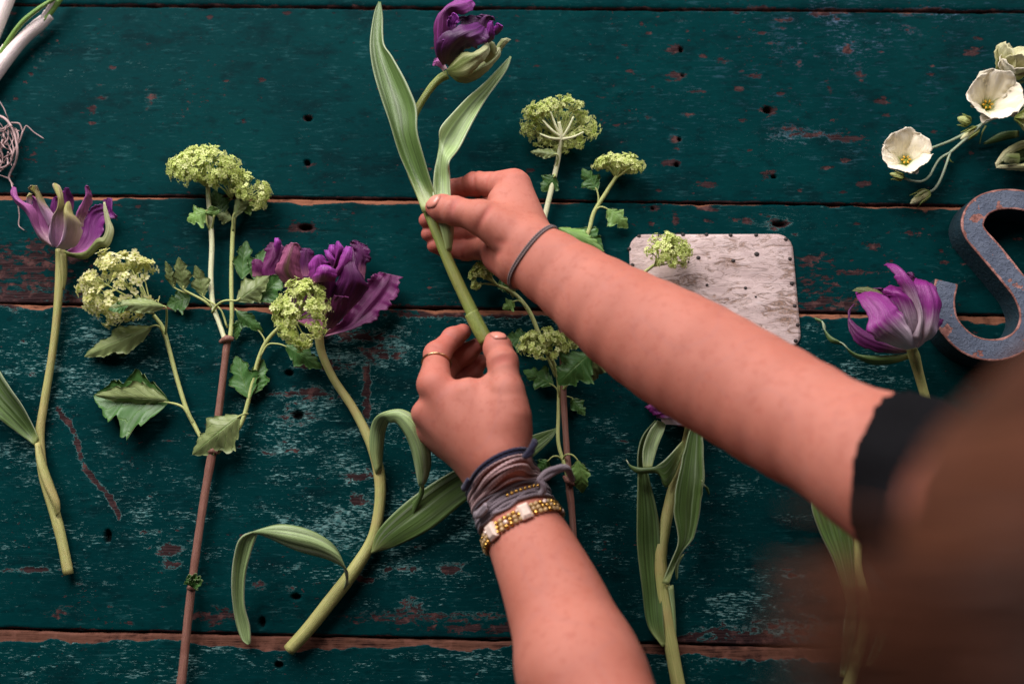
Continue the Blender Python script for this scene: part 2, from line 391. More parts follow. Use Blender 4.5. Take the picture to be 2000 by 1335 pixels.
MT['p_dark_bright'] = mat_petal('petal_bright_violet', (.30, .035, .36), (.14, .014, .16), (.07, .012, .07), None, base_end=.3)
MT['p_plum'] = mat_petal('petal_plum', (.26, .035, .27), (.13, .016, .10), (.10, .015, .075), None, base_end=.2)
MT['p_greenish'] = mat_petal('petal_green_outer', (.42, .44, .24), (.24, .27, .10), (.20, .24, .07), (.16, .21, .05), .45, (.2, .95), .3)
MT['p_open'] = mat_petal('petal_open_purple', (.11, .010, .10), (.075, .008, .065), (.34, .12, .20), None, dark=(.035, .005, .035), base_end=.3)
MT['p_open_mag'] = mat_petal('petal_open_magenta', (.15, .014, .11), (.12, .011, .085), (.44, .18, .28), None, dark=(.05, .006, .04), base_end=.22)
MT['p_open_bright'] = mat_petal('petal_open_violet', (.42, .065, .46), (.22, .022, .20), (.16, .02, .12), None, base_end=.35)
MT['p_open_rib'] = mat_petal('petal_open_pink_rib', (.40, .12, .24), (.28, .07, .15), (.30, .09, .15), (.12, .07, .045), .35, (.3, 1.1), .2)
MT['p_left'] = mat_petal('petal_mauve', (.28, .05, .235), (.40, .125, .32), (.64, .44, .48), None, base_end=.32)
MT['p_left_rib'] = mat_petal('petal_mauve_green', (.40, .32, .20), (.36, .31, .12), (.72, .44, .66), (.27, .26, .07), .75, (.80, .45), .60)
MT['p_left_purple'] = mat_petal('petal_left_purple', (.13, .011, .14), (.165, .022, .16), (.34, .10, .28), None, base_end=.35)
MT['p_right'] = mat_petal('petal_orchid', (.19, .013, .155), (.25, .026, .22), (.92, .76, .85), None, base_end=.52)
MT['p_right_dark'] = mat_petal('petal_orchid_dark', (.10, .010, .085), (.13, .016, .11), (.40, .22, .28), None, base_end=.35)
MT['p_right_green'] = mat_petal('petal_orchid_green', (.11, .13, .045), (.12, .12, .04), (.30, .07, .16), None, base_end=.25)
MT['cream'] = mat_petal('petal_cream', (.84, .77, .60), (.82, .76, .56), (.30, .42, .09), None, base_end=.34, rough=.5, streak=.06)
MT['cream_shade'] = mat_petal('petal_cream_green', (.64, .62, .36), (.55, .55, .24), (.28, .34, .07), None, base_end=.35, rough=.5, streak=.12)
MT['floret'] = mat_floret('floret_lime', ((.70, .79, .27), (.86, .89, .44), (.58, .71, .20)), (.50, .64, .16))
MT['floret_cream'] = mat_floret('floret_cream', ((.80, .79, .34), (.93, .90, .58), (.68, .72, .25)), (.56, .62, .15))
MT['vleaf'] = mat_vleaf('shrub_leaf', (.035, .10, .020), (.22, .27, .12))
MT['vleaf_young'] = mat_vleaf('young_shrub_leaf', (.13, .24, .055), (.30, .36, .19))
MT['vleaf_under'] = mat_vleaf('shrub_leaf_underside', (.150, .190, .070), (.18, .22, .10))
MT['yellow'] = simple('stamen_yellow', (.75, .42, .03), .6)
MT['green_center'] = simple('pistil_green', (.20, .30, .04), .5)
MT['black_cloth'] = simple('black_jersey', (.005, .005, .006), .9, scale=900, spec=.08)
MT['nail'] = simple('fingernail', (.62, .24, .18), .3, .05, 120, sss=.1)
MT['onion'] = mat_stem('onion_white', (.74, .60, .58), (.86, .78, .74))
MT['onion_green'] = mat_stem('onion_green', (.10, .24, .03), (.22, .36, .08))
MT['root'] = simple('root', (.40, .27, .26), .7)
# ---------------------------------------------------------------- table
table = thing('wooden_table', 'old plank table top in chipped dark teal paint', 'table')
XL, XR = -0.70, 0.72
xs = np.concatenate([np.linspace(XL, -.49, 40, endpoint=False), np.arange(-.49, .49, .00125), np.linspace(.49, XR, 42)])
def seam(y0, y1):
    a = P(0, y0)[:2]; b = P(2000, y1)[:2]
    return lambda x: a[1]+(b[1]-a[1])*(x-a[0])/(b[0]-a[0])
SEAMS = [seam(10, 24), seam(380, 404), seam(592, 616), seam(1228, 1272)]
TOPY = lambda x: 0.56+0*x
BOTY = lambda x: -0.415+0*x
# worn patches: px, py, rx, ry, strength
WEAR = [(60, 520, 130, 60, .62), (40, 580, 170, 24, .7), (200, 560, 200, 35, .30), (900, 610, 190, 13, .75), (600, 596, 240, 10, .5), (700, 655, 90, 16, .6), (740, 690, 60, 22, .6), (716, 760, 9, 75, .75), (650, 715, 70, 16, .5),
 (600, 770, 85, 20, .55), (575, 815, 50, 22, .5), (560, 880, 70, 10, .5), (700, 930, 50, 12, .6), (705, 975, 35, 14, .6), (820, 1205, 190, 14, .55), (800, 1185, 35, 22, .55), (1000, 1225, 180, 12, .6), (330, 1072, 36, 14, .6),
 (340, 1100, 30, 9, .5), (120, 1195, 40, 14, .5), (60, 1112, 60, 7, .6), (420, 1205, 60, 20, .6), (180, 1140, 60, 6, .4), (500, 1140, 40, 10, .4), (790, 1110, 60, 8, .5), (880, 1110, 30, 14, .6), (700, 1130, 40, 12, .5),
 (1450, 1255, 120, 30, .75), (1560, 1240, 120, 40, .55), (1340, 1250, 60, 12, .6), (1600, 545, 60, 60, .45), (1620, 595, 110, 22, .6), (1700, 480, 25, 10, .6), (1590, 505, 40, 12, .6), (1670, 530, 60, 8, .5),
 (1320, 95, 20, 13, .7), (1325, 150, 24, 12, .65), (1408, 120, 20, 8, .6), (1475, 148, 28, 6, .6), (1435, 175, 22, 6, .6), (1620, 25, 55, 11, .55), (1530, 40, 25, 6, .5), (1655, 100, 11, 18, .6), (1680, 140, 14, 20, .6),
 (1560, 262, 70, 22, .50), (1650, 270, 45, 12, .6), (1725, 197, 24, 9, .65), (1310, 318, 24, 10, .7), (1380, 362, 26, 11, .65), (1500, 340, 17, 13, .65), (1320, 272, 15, 10, .6), (1360, 178, 22, 4, .55), (1610, 328, 24, 6, .55),
 (1480, 10, 25, 6, .6), (1620, 175, 9, 22, .5), (1545, 95, 12, 6, .6), (1490, 65, 10, 6, .6), (1780, 60, 40, 8, .5), (1900, 100, 30, 14, .6), (1840, 20, 60, 8, .4), (1690, 360, 30, 8, .5), (1770, 30, 20, 12, .4),
 (1340, 225, 24, 6, .55), (1560, 130, 8, 20, .4), (1500, 215, 22, 12, .65), (180, 215, 10, 16, .65), (190, 190, 26, 9, .4), (90, 105, 9, 7, .6), (65, 105, 7, 28, .4), (90, 65, 12, 9, .5), (292, 192, 13, 22, .6), (290, 85, 14, 5, .6), (60, 300, 30, 30, .45),
 (30, 330, 20, 20, .4), (600, 322, 20, 8, .6), (590, 445, 34, 13, .75), (600, 230, 14, 10, .6), (1380, 405, 30, 10, .6), (1260, 440, 40, 8, .4), (1450, 432, 40, 10, .5), (1520, 437, 24, 14, .7), (1280, 405, 22, 12, .5), (1320, 425, 8, 20, .5),
 (560, 25, 14, 10, .5), (480, 10, 20, 5, .5), (1010, 82, 8, 8, .5), (1060, 70, 20, 6, .35), (1080, 150, 20, 6, .35), (1180, 190, 14, 6, .5), (1205, 248, 10, 5, .55), (320, 480, 70, 12, .3), (350, 500, 60, 20, .25), (780, 600, 80, 9, .5),
 (1770, 455, 40, 7, .5), (1750, 505, 40, 12, .35), (1810, 590, 60, 12, .4), (1900, 300, 30, 10, .3), (210, 620, 60, 8, .3), (1180, 610, 60, 8, .6), (250, 905, 20, 8, .3)]
for t in np.linspace(0, 1, 60): WEAR.append((112+118*t+8*sin(t*9), 800+212*t, 5.5, 7, .74+.10*sin(t*23)))
for t in np.linspace(0, 1, 8): WEAR.append((30+70*t, 190-100*t, 7, 9, .42))
rw = np.random.default_rng(21)
for k in range(190):
    x_, y_ = (rw.uniform(1150, 2000) if k % 2 else rw.uniform(0, 2000)), rw.uniform(20, 600); e_ = rw.uniform(2.5, 6)
    WEAR.append((x_, y_, e_*rw.uniform(1, 3.4), e_*rw.uniform(.6, 1.2), rw.uniform(.40, .66)))
for k in range(110):
    e_ = rw.uniform(3, 8); WEAR.append((rw.uniform(0, 2000), rw.uniform(620, 1230), e_*rw.uniform(1.2, 4.5), e_*rw.uniform(.5, 1.0), rw.uniform(.36, .58)))
SCR = [(150, 700, 320, 110, .65), (60, 850, 200, 200, .45), (720, 690, 170, 60, .75), (640, 860, 260, 120, .62), (760, 1010, 280, 120, .70), (350, 700, 90, 60, .6), (860, 900, 200, 180, .5), (300, 1010, 330, 160, .45), (100, 1060, 160, 100, .45), (1000, 630, 240, 14, .8),
 (1240, 1000, 220, 200, .5), (1450, 1180, 160, 60, .7), (1500, 760, 240, 60, .5), (1650, 740, 160, 60, .65), (1200, 900, 80, 120, .5), (250, 640, 300, 24, .6), (600, 960, 120, 200, .5), (1000, 1140, 400, 60, .45), (200, 1290, 340, 40, .6), (1000, 1300, 700, 40, .45), (820, 1285, 180, 16, .6),
 (1650, 60, 180, 100, .42), (1480, 110, 90, 80, .28), (1560, 280, 90, 40, .45), (1850, 30, 150, 40, .35), (1450, 30, 200, 30, .3), (250, 170, 120, 90, .22), (120, 130, 80, 60, .3), (750, 480, 180, 30, .12), (1540, 440, 120, 40, .3), (900, 100, 400, 120, .14), (1330, 230, 160, 160, .2), (130, 640, 160, 40, .55), (1560, 650, 120, 40, .45), (1320, 860, 260, 160, .35), (1500, 940, 220, 120, .4)]
HOLES = [(602, 231, 9, 6), (1500, 215, 11, 7), (597, 444, 15, 6), (582, 811, 12, 9), (1523, 437, 16, 6), (1512, 345, 6, 4), (1333, 147, 4, 3), (1322, 322, 6, 4), (545, 1298, 8, 6), (565, 728, 9, 6), (578, 1165, 9, 6), (210, 1048, 7, 14), (1330, 97, 5, 6), (600, 318, 7, 6), (512, 1215, 6, 10), (1275, 407, 4, 3), (1327, 272, 4, 4)]
BUMPS = [(1318, 95, 9, 8, 1.4), (1317, 272, 7, 7, 1.2), (1312, 318, 9, 6, 1.2), (1210, 182, 11, 10, 1.3), (1035, 330, 11, 9, .8), (1495, 335, 6, 6, 1.0), (1494, 143, 4, 4, .9)]
def field(lst, X, Y, gauss=True):
    out = np.zeros_like(X)
    for q in lst:
        c = P(q[0], q[1]); m = pxm()
        rx, ry = q[2]*m*1.0, q[3]*m*1.0
        xi = np.nonzero((X[:, 0] > c[0]-3.2*rx) & (X[:, 0] < c[0]+3.2*rx))[0]
        if not len(xi): continue
        sl = slice(xi[0], xi[-1]+1)
        e = ((X[sl]-c[0])/rx)**2+((Y[sl]-c[1])/ry)**2
        out[sl] = np.maximum(out[sl], q[4]*np.exp(-e*.7)) if gauss else np.maximum(out[sl], q[4]*np.clip(1.25-e, 0, 1))
    return out
CRACKS = [[(470, 446), (560, 447), (620, 449), (760, 460)], [(800, 512), (1000, 515), (1240, 520), (1420, 522), (1560, 520)], [(560, 715), (640, 722), (700, 735), (760, 755), (830, 768)], [(290, 520), (420, 516), (520, 512), (700, 514)], [(690, 513), (820, 512)]]
def plank(ft, fb, seed, topstrip, kind, rawness=1.0):
    yt = ft(xs)-.0004; yb = fb(xs)+.0004
    h = float(np.mean(yt-yb)); nv = max(12, int(h/.00125))
    if kind == 'far': nv = 70
    v = np.linspace(0, 1, nv)
    # extra chips bite into the long edges
    yt = yt-.0010*np.clip(fbm2(xs*60, 0*xs, seed)-.42, 0, 1)*3; yb = yb+.0007*np.clip(fbm2(xs*50, 0*xs+9, seed+3)-.45, 0, 1)*3
    X = np.repeat(xs[:, None], nv, 1); Y = yt[:, None]+(yb-yt)[:, None]*v[None]
    dt = (yt[:, None]-Y); db = Y-yb[:, None]; de = np.minimum(dt, db)
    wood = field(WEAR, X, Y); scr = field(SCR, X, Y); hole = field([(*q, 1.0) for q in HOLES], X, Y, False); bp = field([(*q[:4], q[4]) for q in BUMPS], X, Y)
    raw = np.zeros_like(X)
    if topstrip:
        amp, base = topstrip
        edge = base+amp*(fbm2(xs*11, 0*xs+2, seed+8)-.42)*3.6+amp*1.3*(fbm2(xs*70, 0*xs, seed+9, 5)-.5)
        s = np.clip((edge[:, None]-dt)/.0016+.5, 0, 1)
        wood = np.maximum(wood, s*.98); raw = s*rawness
    s = np.clip((.0018*(.3+fbm2(xs*40, 0*xs, seed+21))[:, None]-db)/.001+.5, 0, 1)
    wood = np.maximum(wood, .85*s)
    Z = .00010*(fbm2(X*30, Y*80, seed)-.5)*2 + .0006*(fbm2(X*5, Y*9, seed+4)-.5)
    Z = Z-.0006*np.clip(wood*1.4-.4+(fbm2(X*90, Y*160, seed+2)-.5), 0, 1)-.0009*raw
    Z = Z-.0055*np.clip(hole, 0, 1)+.001*bp*np.clip(.5+1.2*fbm2(X*300, Y*300, seed+6), 0, 1.3)
    ew = np.clip(1-de/.0014, 0, 1); Z = Z-.0011*ew**2*(.6+.8*fbm2(X*60, Y*60, seed+31))
    for cr in CRACKS:
        q = catmull([P(*c)[:2] for c in cr], 60)
        yy = np.interp(X[:, 0], q[:, 0], q[:, 1], left=9, right=9)[:, None]+.0009*(noise1(X*90, seed)-.5)
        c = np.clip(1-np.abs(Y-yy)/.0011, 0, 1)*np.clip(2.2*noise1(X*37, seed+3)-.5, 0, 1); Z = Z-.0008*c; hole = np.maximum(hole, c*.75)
    Z = Z-np.max(Z)*0
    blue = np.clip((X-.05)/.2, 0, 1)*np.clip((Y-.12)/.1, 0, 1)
    # side skirts
    def ext(A, d): return np.concatenate([A[:, :1]+d, A, A[:, -1:]+d], 1)
    Xe, Ye = ext(X, 0), ext(Y, 0); Ze = np.concatenate([Z[:, :1]*0-.028, Z, Z[:, -1:]*0-.028], 1)
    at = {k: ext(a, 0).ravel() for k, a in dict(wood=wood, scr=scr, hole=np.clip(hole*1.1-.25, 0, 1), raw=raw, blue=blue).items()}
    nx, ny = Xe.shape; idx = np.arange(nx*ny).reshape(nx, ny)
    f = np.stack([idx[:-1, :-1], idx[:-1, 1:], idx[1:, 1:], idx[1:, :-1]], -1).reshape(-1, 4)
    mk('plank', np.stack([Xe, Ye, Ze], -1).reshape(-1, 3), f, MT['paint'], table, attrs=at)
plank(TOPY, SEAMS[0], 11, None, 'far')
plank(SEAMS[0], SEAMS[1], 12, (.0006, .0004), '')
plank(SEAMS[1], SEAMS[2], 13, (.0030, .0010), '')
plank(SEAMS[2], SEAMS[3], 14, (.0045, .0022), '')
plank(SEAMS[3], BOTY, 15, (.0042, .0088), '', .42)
MT['plain_wood'] = simple('batten_wood', (.10, .065, .05), .8)
for y0 in (.42, .02, -.36):
    v = np.array([[x, y0+dy, z] for z in (-.060, -.0285) for x, dy in ((XL+.02, -.04), (XR-.02, -.04), (XR-.02, .04), (XL+.02, .04))])
    mk('batten', v, [(0, 3, 2, 1), (4, 5, 6, 7), (0, 1, 5, 4), (1, 2, 6, 5), (2, 3, 7, 6), (3, 0, 4, 7)], MT['plain_wood'], table, smooth=False)
# ---------------------------------------------------------------- person: one continuous body grown from a smooth distance field
def smin(a, b, k):
    h = np.clip(.5+.5*(b-a)/k, 0, 1); return b*(1-h)+a*h-k*h*(1-h)
def rcone(p, a, b, ra, rb):
    a = np.asarray(a); b = np.asarray(b); ba = b-a; l2 = float(ba@ba)
    pa = p-a; t = np.clip(pa@ba/l2, 0, 1)
    return np.linalg.norm(pa-t[:, None]*ba, axis=1)-(ra+(rb-ra)*t)
def chain(p, pts, rad, k):
    d = None
    for i in range(len(pts)-1):
        c = rcone(p, pts[i], pts[i+1], rad[i], rad[i+1])
        d = c if d is None else smin(d, c, k)
    return d
def ell(p, c, r, M=None):
    q = p-np.asarray(c)
    if M is not None: q = q@M
    r = np.asarray(r); k0 = np.linalg.norm(q/r, axis=1); k1 = np.linalg.norm(q/(r*r), axis=1)+1e-9
    return k0*(k0-1)/k1
def Q(px, py, zmm): return P(px, py, zmm*1e-3)
def ease(pts, n): return catmull(pts, n)
class Arm: pass
def make_hand(J):
    """J: dict of joints -> distance function of a hand with palm, four fingers and a thumb"""
    def f(p):
        palm = None
        for a, b, ra, rb in J['palm']:
            c = rcone(p, a, b, ra-.0006, rb-.0006); palm = c if palm is None else smin(palm, c, .009)
        out = palm
        for fi in J['fingers']:
            pts, rad = fi; rad = [x*.95 for x in rad]
            d = None
            for i in range(len(pts)-1):
                c = rcone(p, pts[i], pts[i+1], rad[i], rad[i+1])
                d = c if d is None else smin(d, c, .0035)
                if 0 < i:  # knuckle fullness
                    d = smin(d, np.linalg.norm(p-pts[i], axis=1)-rad[i]*1.03, .003)
            # blend with the palm only near the root
            root = np.clip(1-np.linalg.norm(p-pts[0], axis=1)/.030, 0, 1)
            e = smin(palm, d, .003+.011*1.0)*root+np.minimum(palm, d)*(1-root)
            out = np.where(True, smin(out, e, .0012), out)
        for (c, rx, dirv, dep, wid, ln) in J.get('crease', []):
            q = p-c; along = q@dirv; perp = np.linalg.norm(q-along[:, None]*dirv, axis=1)
            out = out+dep*np.exp(-(along/wid)**2)*np.clip(1-perp/ln, 0, 1)
        return out
    return f
mm = 1e-3
# right hand: palm up, thumb on top of the stem, fingers underneath
RW = Q(1033, 490, 74)
RH = {'palm': [
        (Q(1040, 478, 74), Q(1006, 366, 62), 19*mm, 13.5*mm), (Q(1032, 488, 70), Q(997, 400, 52), 18*mm, 13*mm), (Q(1025, 500, 66), Q(983, 440, 46), 17*mm, 12.5*mm),
        (Q(1015, 515, 64), Q(966, 480, 44), 17*mm, 12*mm), (Q(1020, 470, 84), Q(952, 428, 84), 18*mm, 14.5*mm), (Q(1010, 515, 72), Q(975, 500, 54), 17*mm, 14*mm), (Q(1010, 440, 76), Q(985, 395, 68), 17*mm, 14*mm)],
      'fingers': [
        ([Q(1003, 362, 60), Q(930, 359, 42), Q(884, 371, 34), Q(858, 384, 40)], [13*mm, 10.2*mm, 8.6*mm, 7.5*mm]),
        ([Q(990, 402, 48), Q(912, 415, 24), Q(862, 428, 26), Q(833, 430, 36)], [12.5*mm, 10*mm, 8.4*mm, 7.0*mm]),
        ([Q(978, 443, 42), Q(905, 457, 20), Q(862, 461, 22), Q(837, 457, 31)], [12*mm, 9.5*mm, 8.2*mm, 6.8*mm]),
        ([Q(966, 484, 42), Q(912, 489, 24), Q(872, 486, 22), Q(848, 480, 28)], [11*mm, 8.6*mm, 7.6*mm, 6.5*mm]),
        ([Q(985, 452, 86), Q(938, 424, 86), Q(888, 412, 79), Q(864, 407, 73), Q(850, 405, 69)], [17*mm, 13.6*mm, 11.6*mm, 11.0*mm, 8.6*mm])]}
RHf0 = make_hand(RH)
# left hand: back of the hand up, index and thumb pinching the stem end
LH = {'palm': [
        (Q(965, 900, 82), Q(850, 756, 76), 19*mm, 13.5*mm), (Q(958, 905, 76), Q(838, 802, 66), 19*mm, 14*mm), (Q(955, 908, 68), Q(848, 838, 52), 18*mm, 13.5*mm), (Q(955, 908, 62), Q(872, 862, 42), 17*mm, 12.5*mm),
        (Q(985, 895, 86), Q(992, 790, 88), 18.5*mm, 15*mm), (Q(975, 880, 86), Q(915, 770, 82), 18*mm, 13*mm), (Q(990, 850, 80), Q(935, 790, 74), 18*mm, 14*mm), (Q(985, 830, 86), Q(968, 748, 84), 16*mm, 10*mm)],
      'fingers': [
        ([Q(848, 752, 76), Q(854, 692, 58), Q(884, 660, 48), Q(904, 648, 45)], [13*mm, 10.6*mm, 8.6*mm, 7.2*mm]),
        ([Q(840, 800, 66), Q(872, 716, 36), Q(910, 690, 32), Q(930, 676, 34)], [13*mm, 10*mm, 8.4*mm, 7.0*mm]),
        ([Q(850, 836, 52), Q(886, 748, 22), Q(922, 724, 20), Q(938, 706, 24)], [12.5*mm, 9.6*mm, 8.2*mm, 6.8*mm]),
        ([Q(872, 862, 42), Q(902, 788, 15), Q(930, 762, 13), Q(944, 745, 15)], [11.5*mm, 8.6*mm, 7.6*mm, 6.5*mm]),
        ([Q(995, 812, 88), Q(988, 762, 88), Q(982, 708, 84), Q(972, 680, 77), Q(966, 668, 72)], [16.5*mm, 13.6*mm, 11.8*mm, 11.0*mm, 8.8*mm])]}
LHf0 = make_hand(LH)
def crease(f, items):
    """fine skin folds pressed into the surface: (point, direction across the fold, depth, width, length)"""
    def g(p):
        d = f(p)
        for c, n, dep, wid, ln in items:
            q = p-c; al = q@n; pr = np.linalg.norm(q-al[:, None]*n, axis=1)
            wid = max(wid*1.5, .0015); m = np.abs(al) < 4*wid
            if m.any(): d[m] += 1.5*dep*np.exp(-(al[m]/wid)**2)*np.clip(1.2-pr[m]/ln, 0, 1)
        return d
    return g
def fold_at(pts, i, t, off=0.0, dep=.0007, wid=.0011, ln=.011, up=.010):
    a, b = pts[i], pts[i+1]; n = nrm(b-a); c = a+(b-a)*t
    return (c+np.array([0, 0, up])+n*off, n, dep, wid, ln)
rt = RH['fingers'][4][0]; ri = RH['fingers'][0][0]; rp = RH['fingers'][3][0]; rr = RH['fingers'][2][0]
lt = LH['fingers'][4][0]; li = LH['fingers'][0][0]; lm = LH['fingers'][1][0]
RC = [fold_at(rt, 2, t, dep=.0005, wid=.0008, ln=.011, up=.010) for t in (-.15, -.02, .10)]+[fold_at(ri, 1, 0.0, dep=.0013, wid=.0012, ln=.016, up=.006), fold_at(ri, 0, .62, dep=.0006, wid=.001, ln=.014, up=.008), fold_at(ri, 1, .55, dep=.0007, wid=.001, ln=.012, up=.006)]
RC += [fold_at(rp, 1, .05, dep=.0008, wid=.001, ln=.012, up=.006), fold_at(rp, 2, 0, dep=.0007, wid=.001, ln=.010, up=.005)]
RC += [fold_at(rt, 0, t, dep=.0006, wid=.0011, ln=.013, up=.012) for t in (.72, .82)]
RC += [(Q(968, 493, 92), nrm(np.array([.35, .95, 0])), .0016, .0022, .013), (Q(960, 510, 84), nrm(np.array([.8, .6, 0])), .0014, .002, .010), (Q(985, 478, 96), nrm(np.array([.3, .95, 0])), .0008, .002, .012)]
LC = [fold_at(lt, 2, t, dep=.0005, wid=.0008, ln=.011, up=.011) for t in (-.12, .0, .14)]+[fold_at(li, 1, t, dep=.0006, wid=.0009, ln=.011, up=.009) for t in (-.05, .06)]+[fold_at(lm, 1, .5, dep=.0007, wid=.001, ln=.010, up=.008), fold_at(li, 1, .9, dep=.0006, wid=.0009, ln=.010, up=.007)]
LC += [(Q(822, 781, 66), nrm(np.array([-.2, 1, 0])), .0022, .0045, .020)]
RHf = crease(RHf0, RC); LHf = crease(LHf0, LC)
def limb(p, pts, half, k=.007):
    """pts: centres; half: (lateral, thickness) radii; two parallel chains make the oval section"""
    d = None
    m_ = 15; pts = list(catmull(pts, m_)); half = catmull(half, m_)
    t = [nrm(pts[min(i+1, len(pts)-1)]-pts[max(i-1, 0)]) for i in range(len(pts))]
    for s in (-1, 1):
        a = []
        for i, q in enumerate(pts):
            v = nrm(q-CAM); lat = nrm(np.cross(t[i], v)); a.append(q+s*lat*(half[i][0]-half[i][1]))
        c = chain(p, a, [h[1] for h in half], .004)
        d = c if d is None else smin(d, c, k)
    return d
def PXD(px, py, d): return CAM+d*(VW+VU*((px-1000)/FPX)-VV*((py-667.5)/FPX))
# right arm
RA = [PXD(1034, 496, .780), PXD(1111, 546, .763), PXD(1192, 606, .742), PXD(1279, 660, .722), PXD(1354, 703, .703), PXD(1437, 751, .683), PXD(1535, 808, .655), PXD(1642, 867, .622), PXD(1745, 923, .590)]
RAh = [(a, b) for a, b in zip((.0267, .0302, .0361, .0407, .0423, .0418, .0411, .0382, .0365), (.0205, .0240, .0295, .0340, .0360, .0365, .0370, .0360, .0350))]
RS = np.array([.300, -.270, .405])
LA = [PXD(965, 898, .775), PXD(993, 968, .765), PXD(1015, 1020, .750), PXD(1041, 1072, .735), PXD(1075, 1147, .712), PXD(1104, 1222, .690), PXD(1135, 1315, .660)]
LAh = [(a, b) for a, b in zip((.0245, .0270, .0276, .0306, .0339, .0367, .0397), (.0195, .0205, .0220, .0250, .0290, .0330, .0365))]
LE = np.array([.088, -.335, .222]); LS = np.array([.030, -.490, .420])
def f_rarm(p): return smin(limb(p, RA, RAh), rcone(p, RA[-1], RS, .0375, .050), .03)
def f_larm(p): return smin(smin(limb(p, LA, LAh), rcone(p, LA[-1], LE, .0375, .038), .02), rcone(p, LE, LS, .038, .050), .02)
NECK = np.array([.155, -.350, .455]); HEAD = np.array([.160, -.218, .623])
FACE = nrm([-.28, .80, -.55]); UPH = nrm(np.array([0, .35, .9])-FACE*np.dot([0, .35, .9], FACE)); SIDE = np.cross(FACE, UPH)
HM = np.stack([SIDE, FACE, UPH], 1)
def hp(s, f, u): return HEAD+SIDE*s+FACE*f+UPH*u
def f_head(p):
    d = ell(p, hp(0, -.012, .022), (.074, .092, .088), HM)
    d = smin(d, ell(p, hp(0, .022, -.030), (.060, .062, .074), HM), .03)
    d = smin(d, rcone(p, hp(0, .045, -.075), hp(0, .020, -.085), .022, .030), .03)
    d = smin(d, rcone(p, hp(0, .078, .012), hp(0, .100, -.028), .007, .0115), .012)
    d = smin(d, rcone(p, hp(-.040, .062, .022), hp(.040, .062, .022), .014, .014), .016)
    for s in (-1, 1):
        d = np.maximum(d, -(np.linalg.norm(p-hp(s*.031, .094, .000), axis=1)-.0125)) if False else smin(d, np.linalg.norm(p-hp(s*.031, .066, .001), axis=1)-.0135, .004)
        d = smin(d, ell(p, hp(s*.076, -.010, -.008), (.009, .018, .030), HM), .008)
    d = smin(d, rcone(p, hp(-.018, .081, -.052), hp(.018, .081, -.052), .0055, .0055), .006)
    d = smin(d, rcone(p, hp(-.014, .081, -.061), hp(.014, .081, -.061), .006, .006), .005)
    return smin(d, rcone(p, NECK, hp(0, -.03, -.055), .052, .048), .03)
def f_torso(p):
    d = rcone(p, RS, LS, .055, .055)
    ch = (RS+LS)/2; back = nrm(np.array([.66, -.72, 0]))
    lat = nrm(RS-LS)
    wa = np.array([.255, -.60, -.02])
    for s in (-1, 1):
        d = smin(d, rcone(p, ch+lat*s*.085+np.array([0, -.03, -.08]), wa+lat*s*.07, .085, .075), .06)
    return smin(d, rcone(p, NECK, ch+np.array([.0, -.01, -.02]), .055, .080), .05)
def bounded(f, c, R):
    def g(p):
        d = np.linalg.norm(p-c, axis=1)-R; out = np.maximum(d, .03); m = d < .03
        if m.any(): out[m] = f(p[m])
        return out
    return g
def boxed(f, pts, R):
    lo = np.min(pts, 0)-R; hi = np.max(pts, 0)+R
    def g(p):
        d = np.linalg.norm(np.maximum(np.maximum(lo-p, p-hi), 0), axis=1); out = np.maximum(d, .04); m = d < .04
        if m.any(): out[m] = f(p[m])
        return out
    return g
b_rh = bounded(RHf, Q(935, 425, 55), .075); b_lh = bounded(LHf, Q(915, 780, 55), .080); b_head = bounded(f_head, HEAD+(NECK-HEAD)*.3, .19)
b_rarm = boxed(f_rarm, RA+[RS], .05); b_larm = boxed(f_larm, LA+[LE, LS], .05); b_torso = boxed(f_torso, [RS, LS, NECK, np.array([.255, -.60, -.02])], .16)
def f_body(p):
    r = smin(b_rarm(p), b_rh(p), .012); l = smin(b_larm(p), b_lh(p), .012)
    t = smin(b_torso(p), b_head(p), .02)
    return smin(smin(t, r, .02), l, .02)
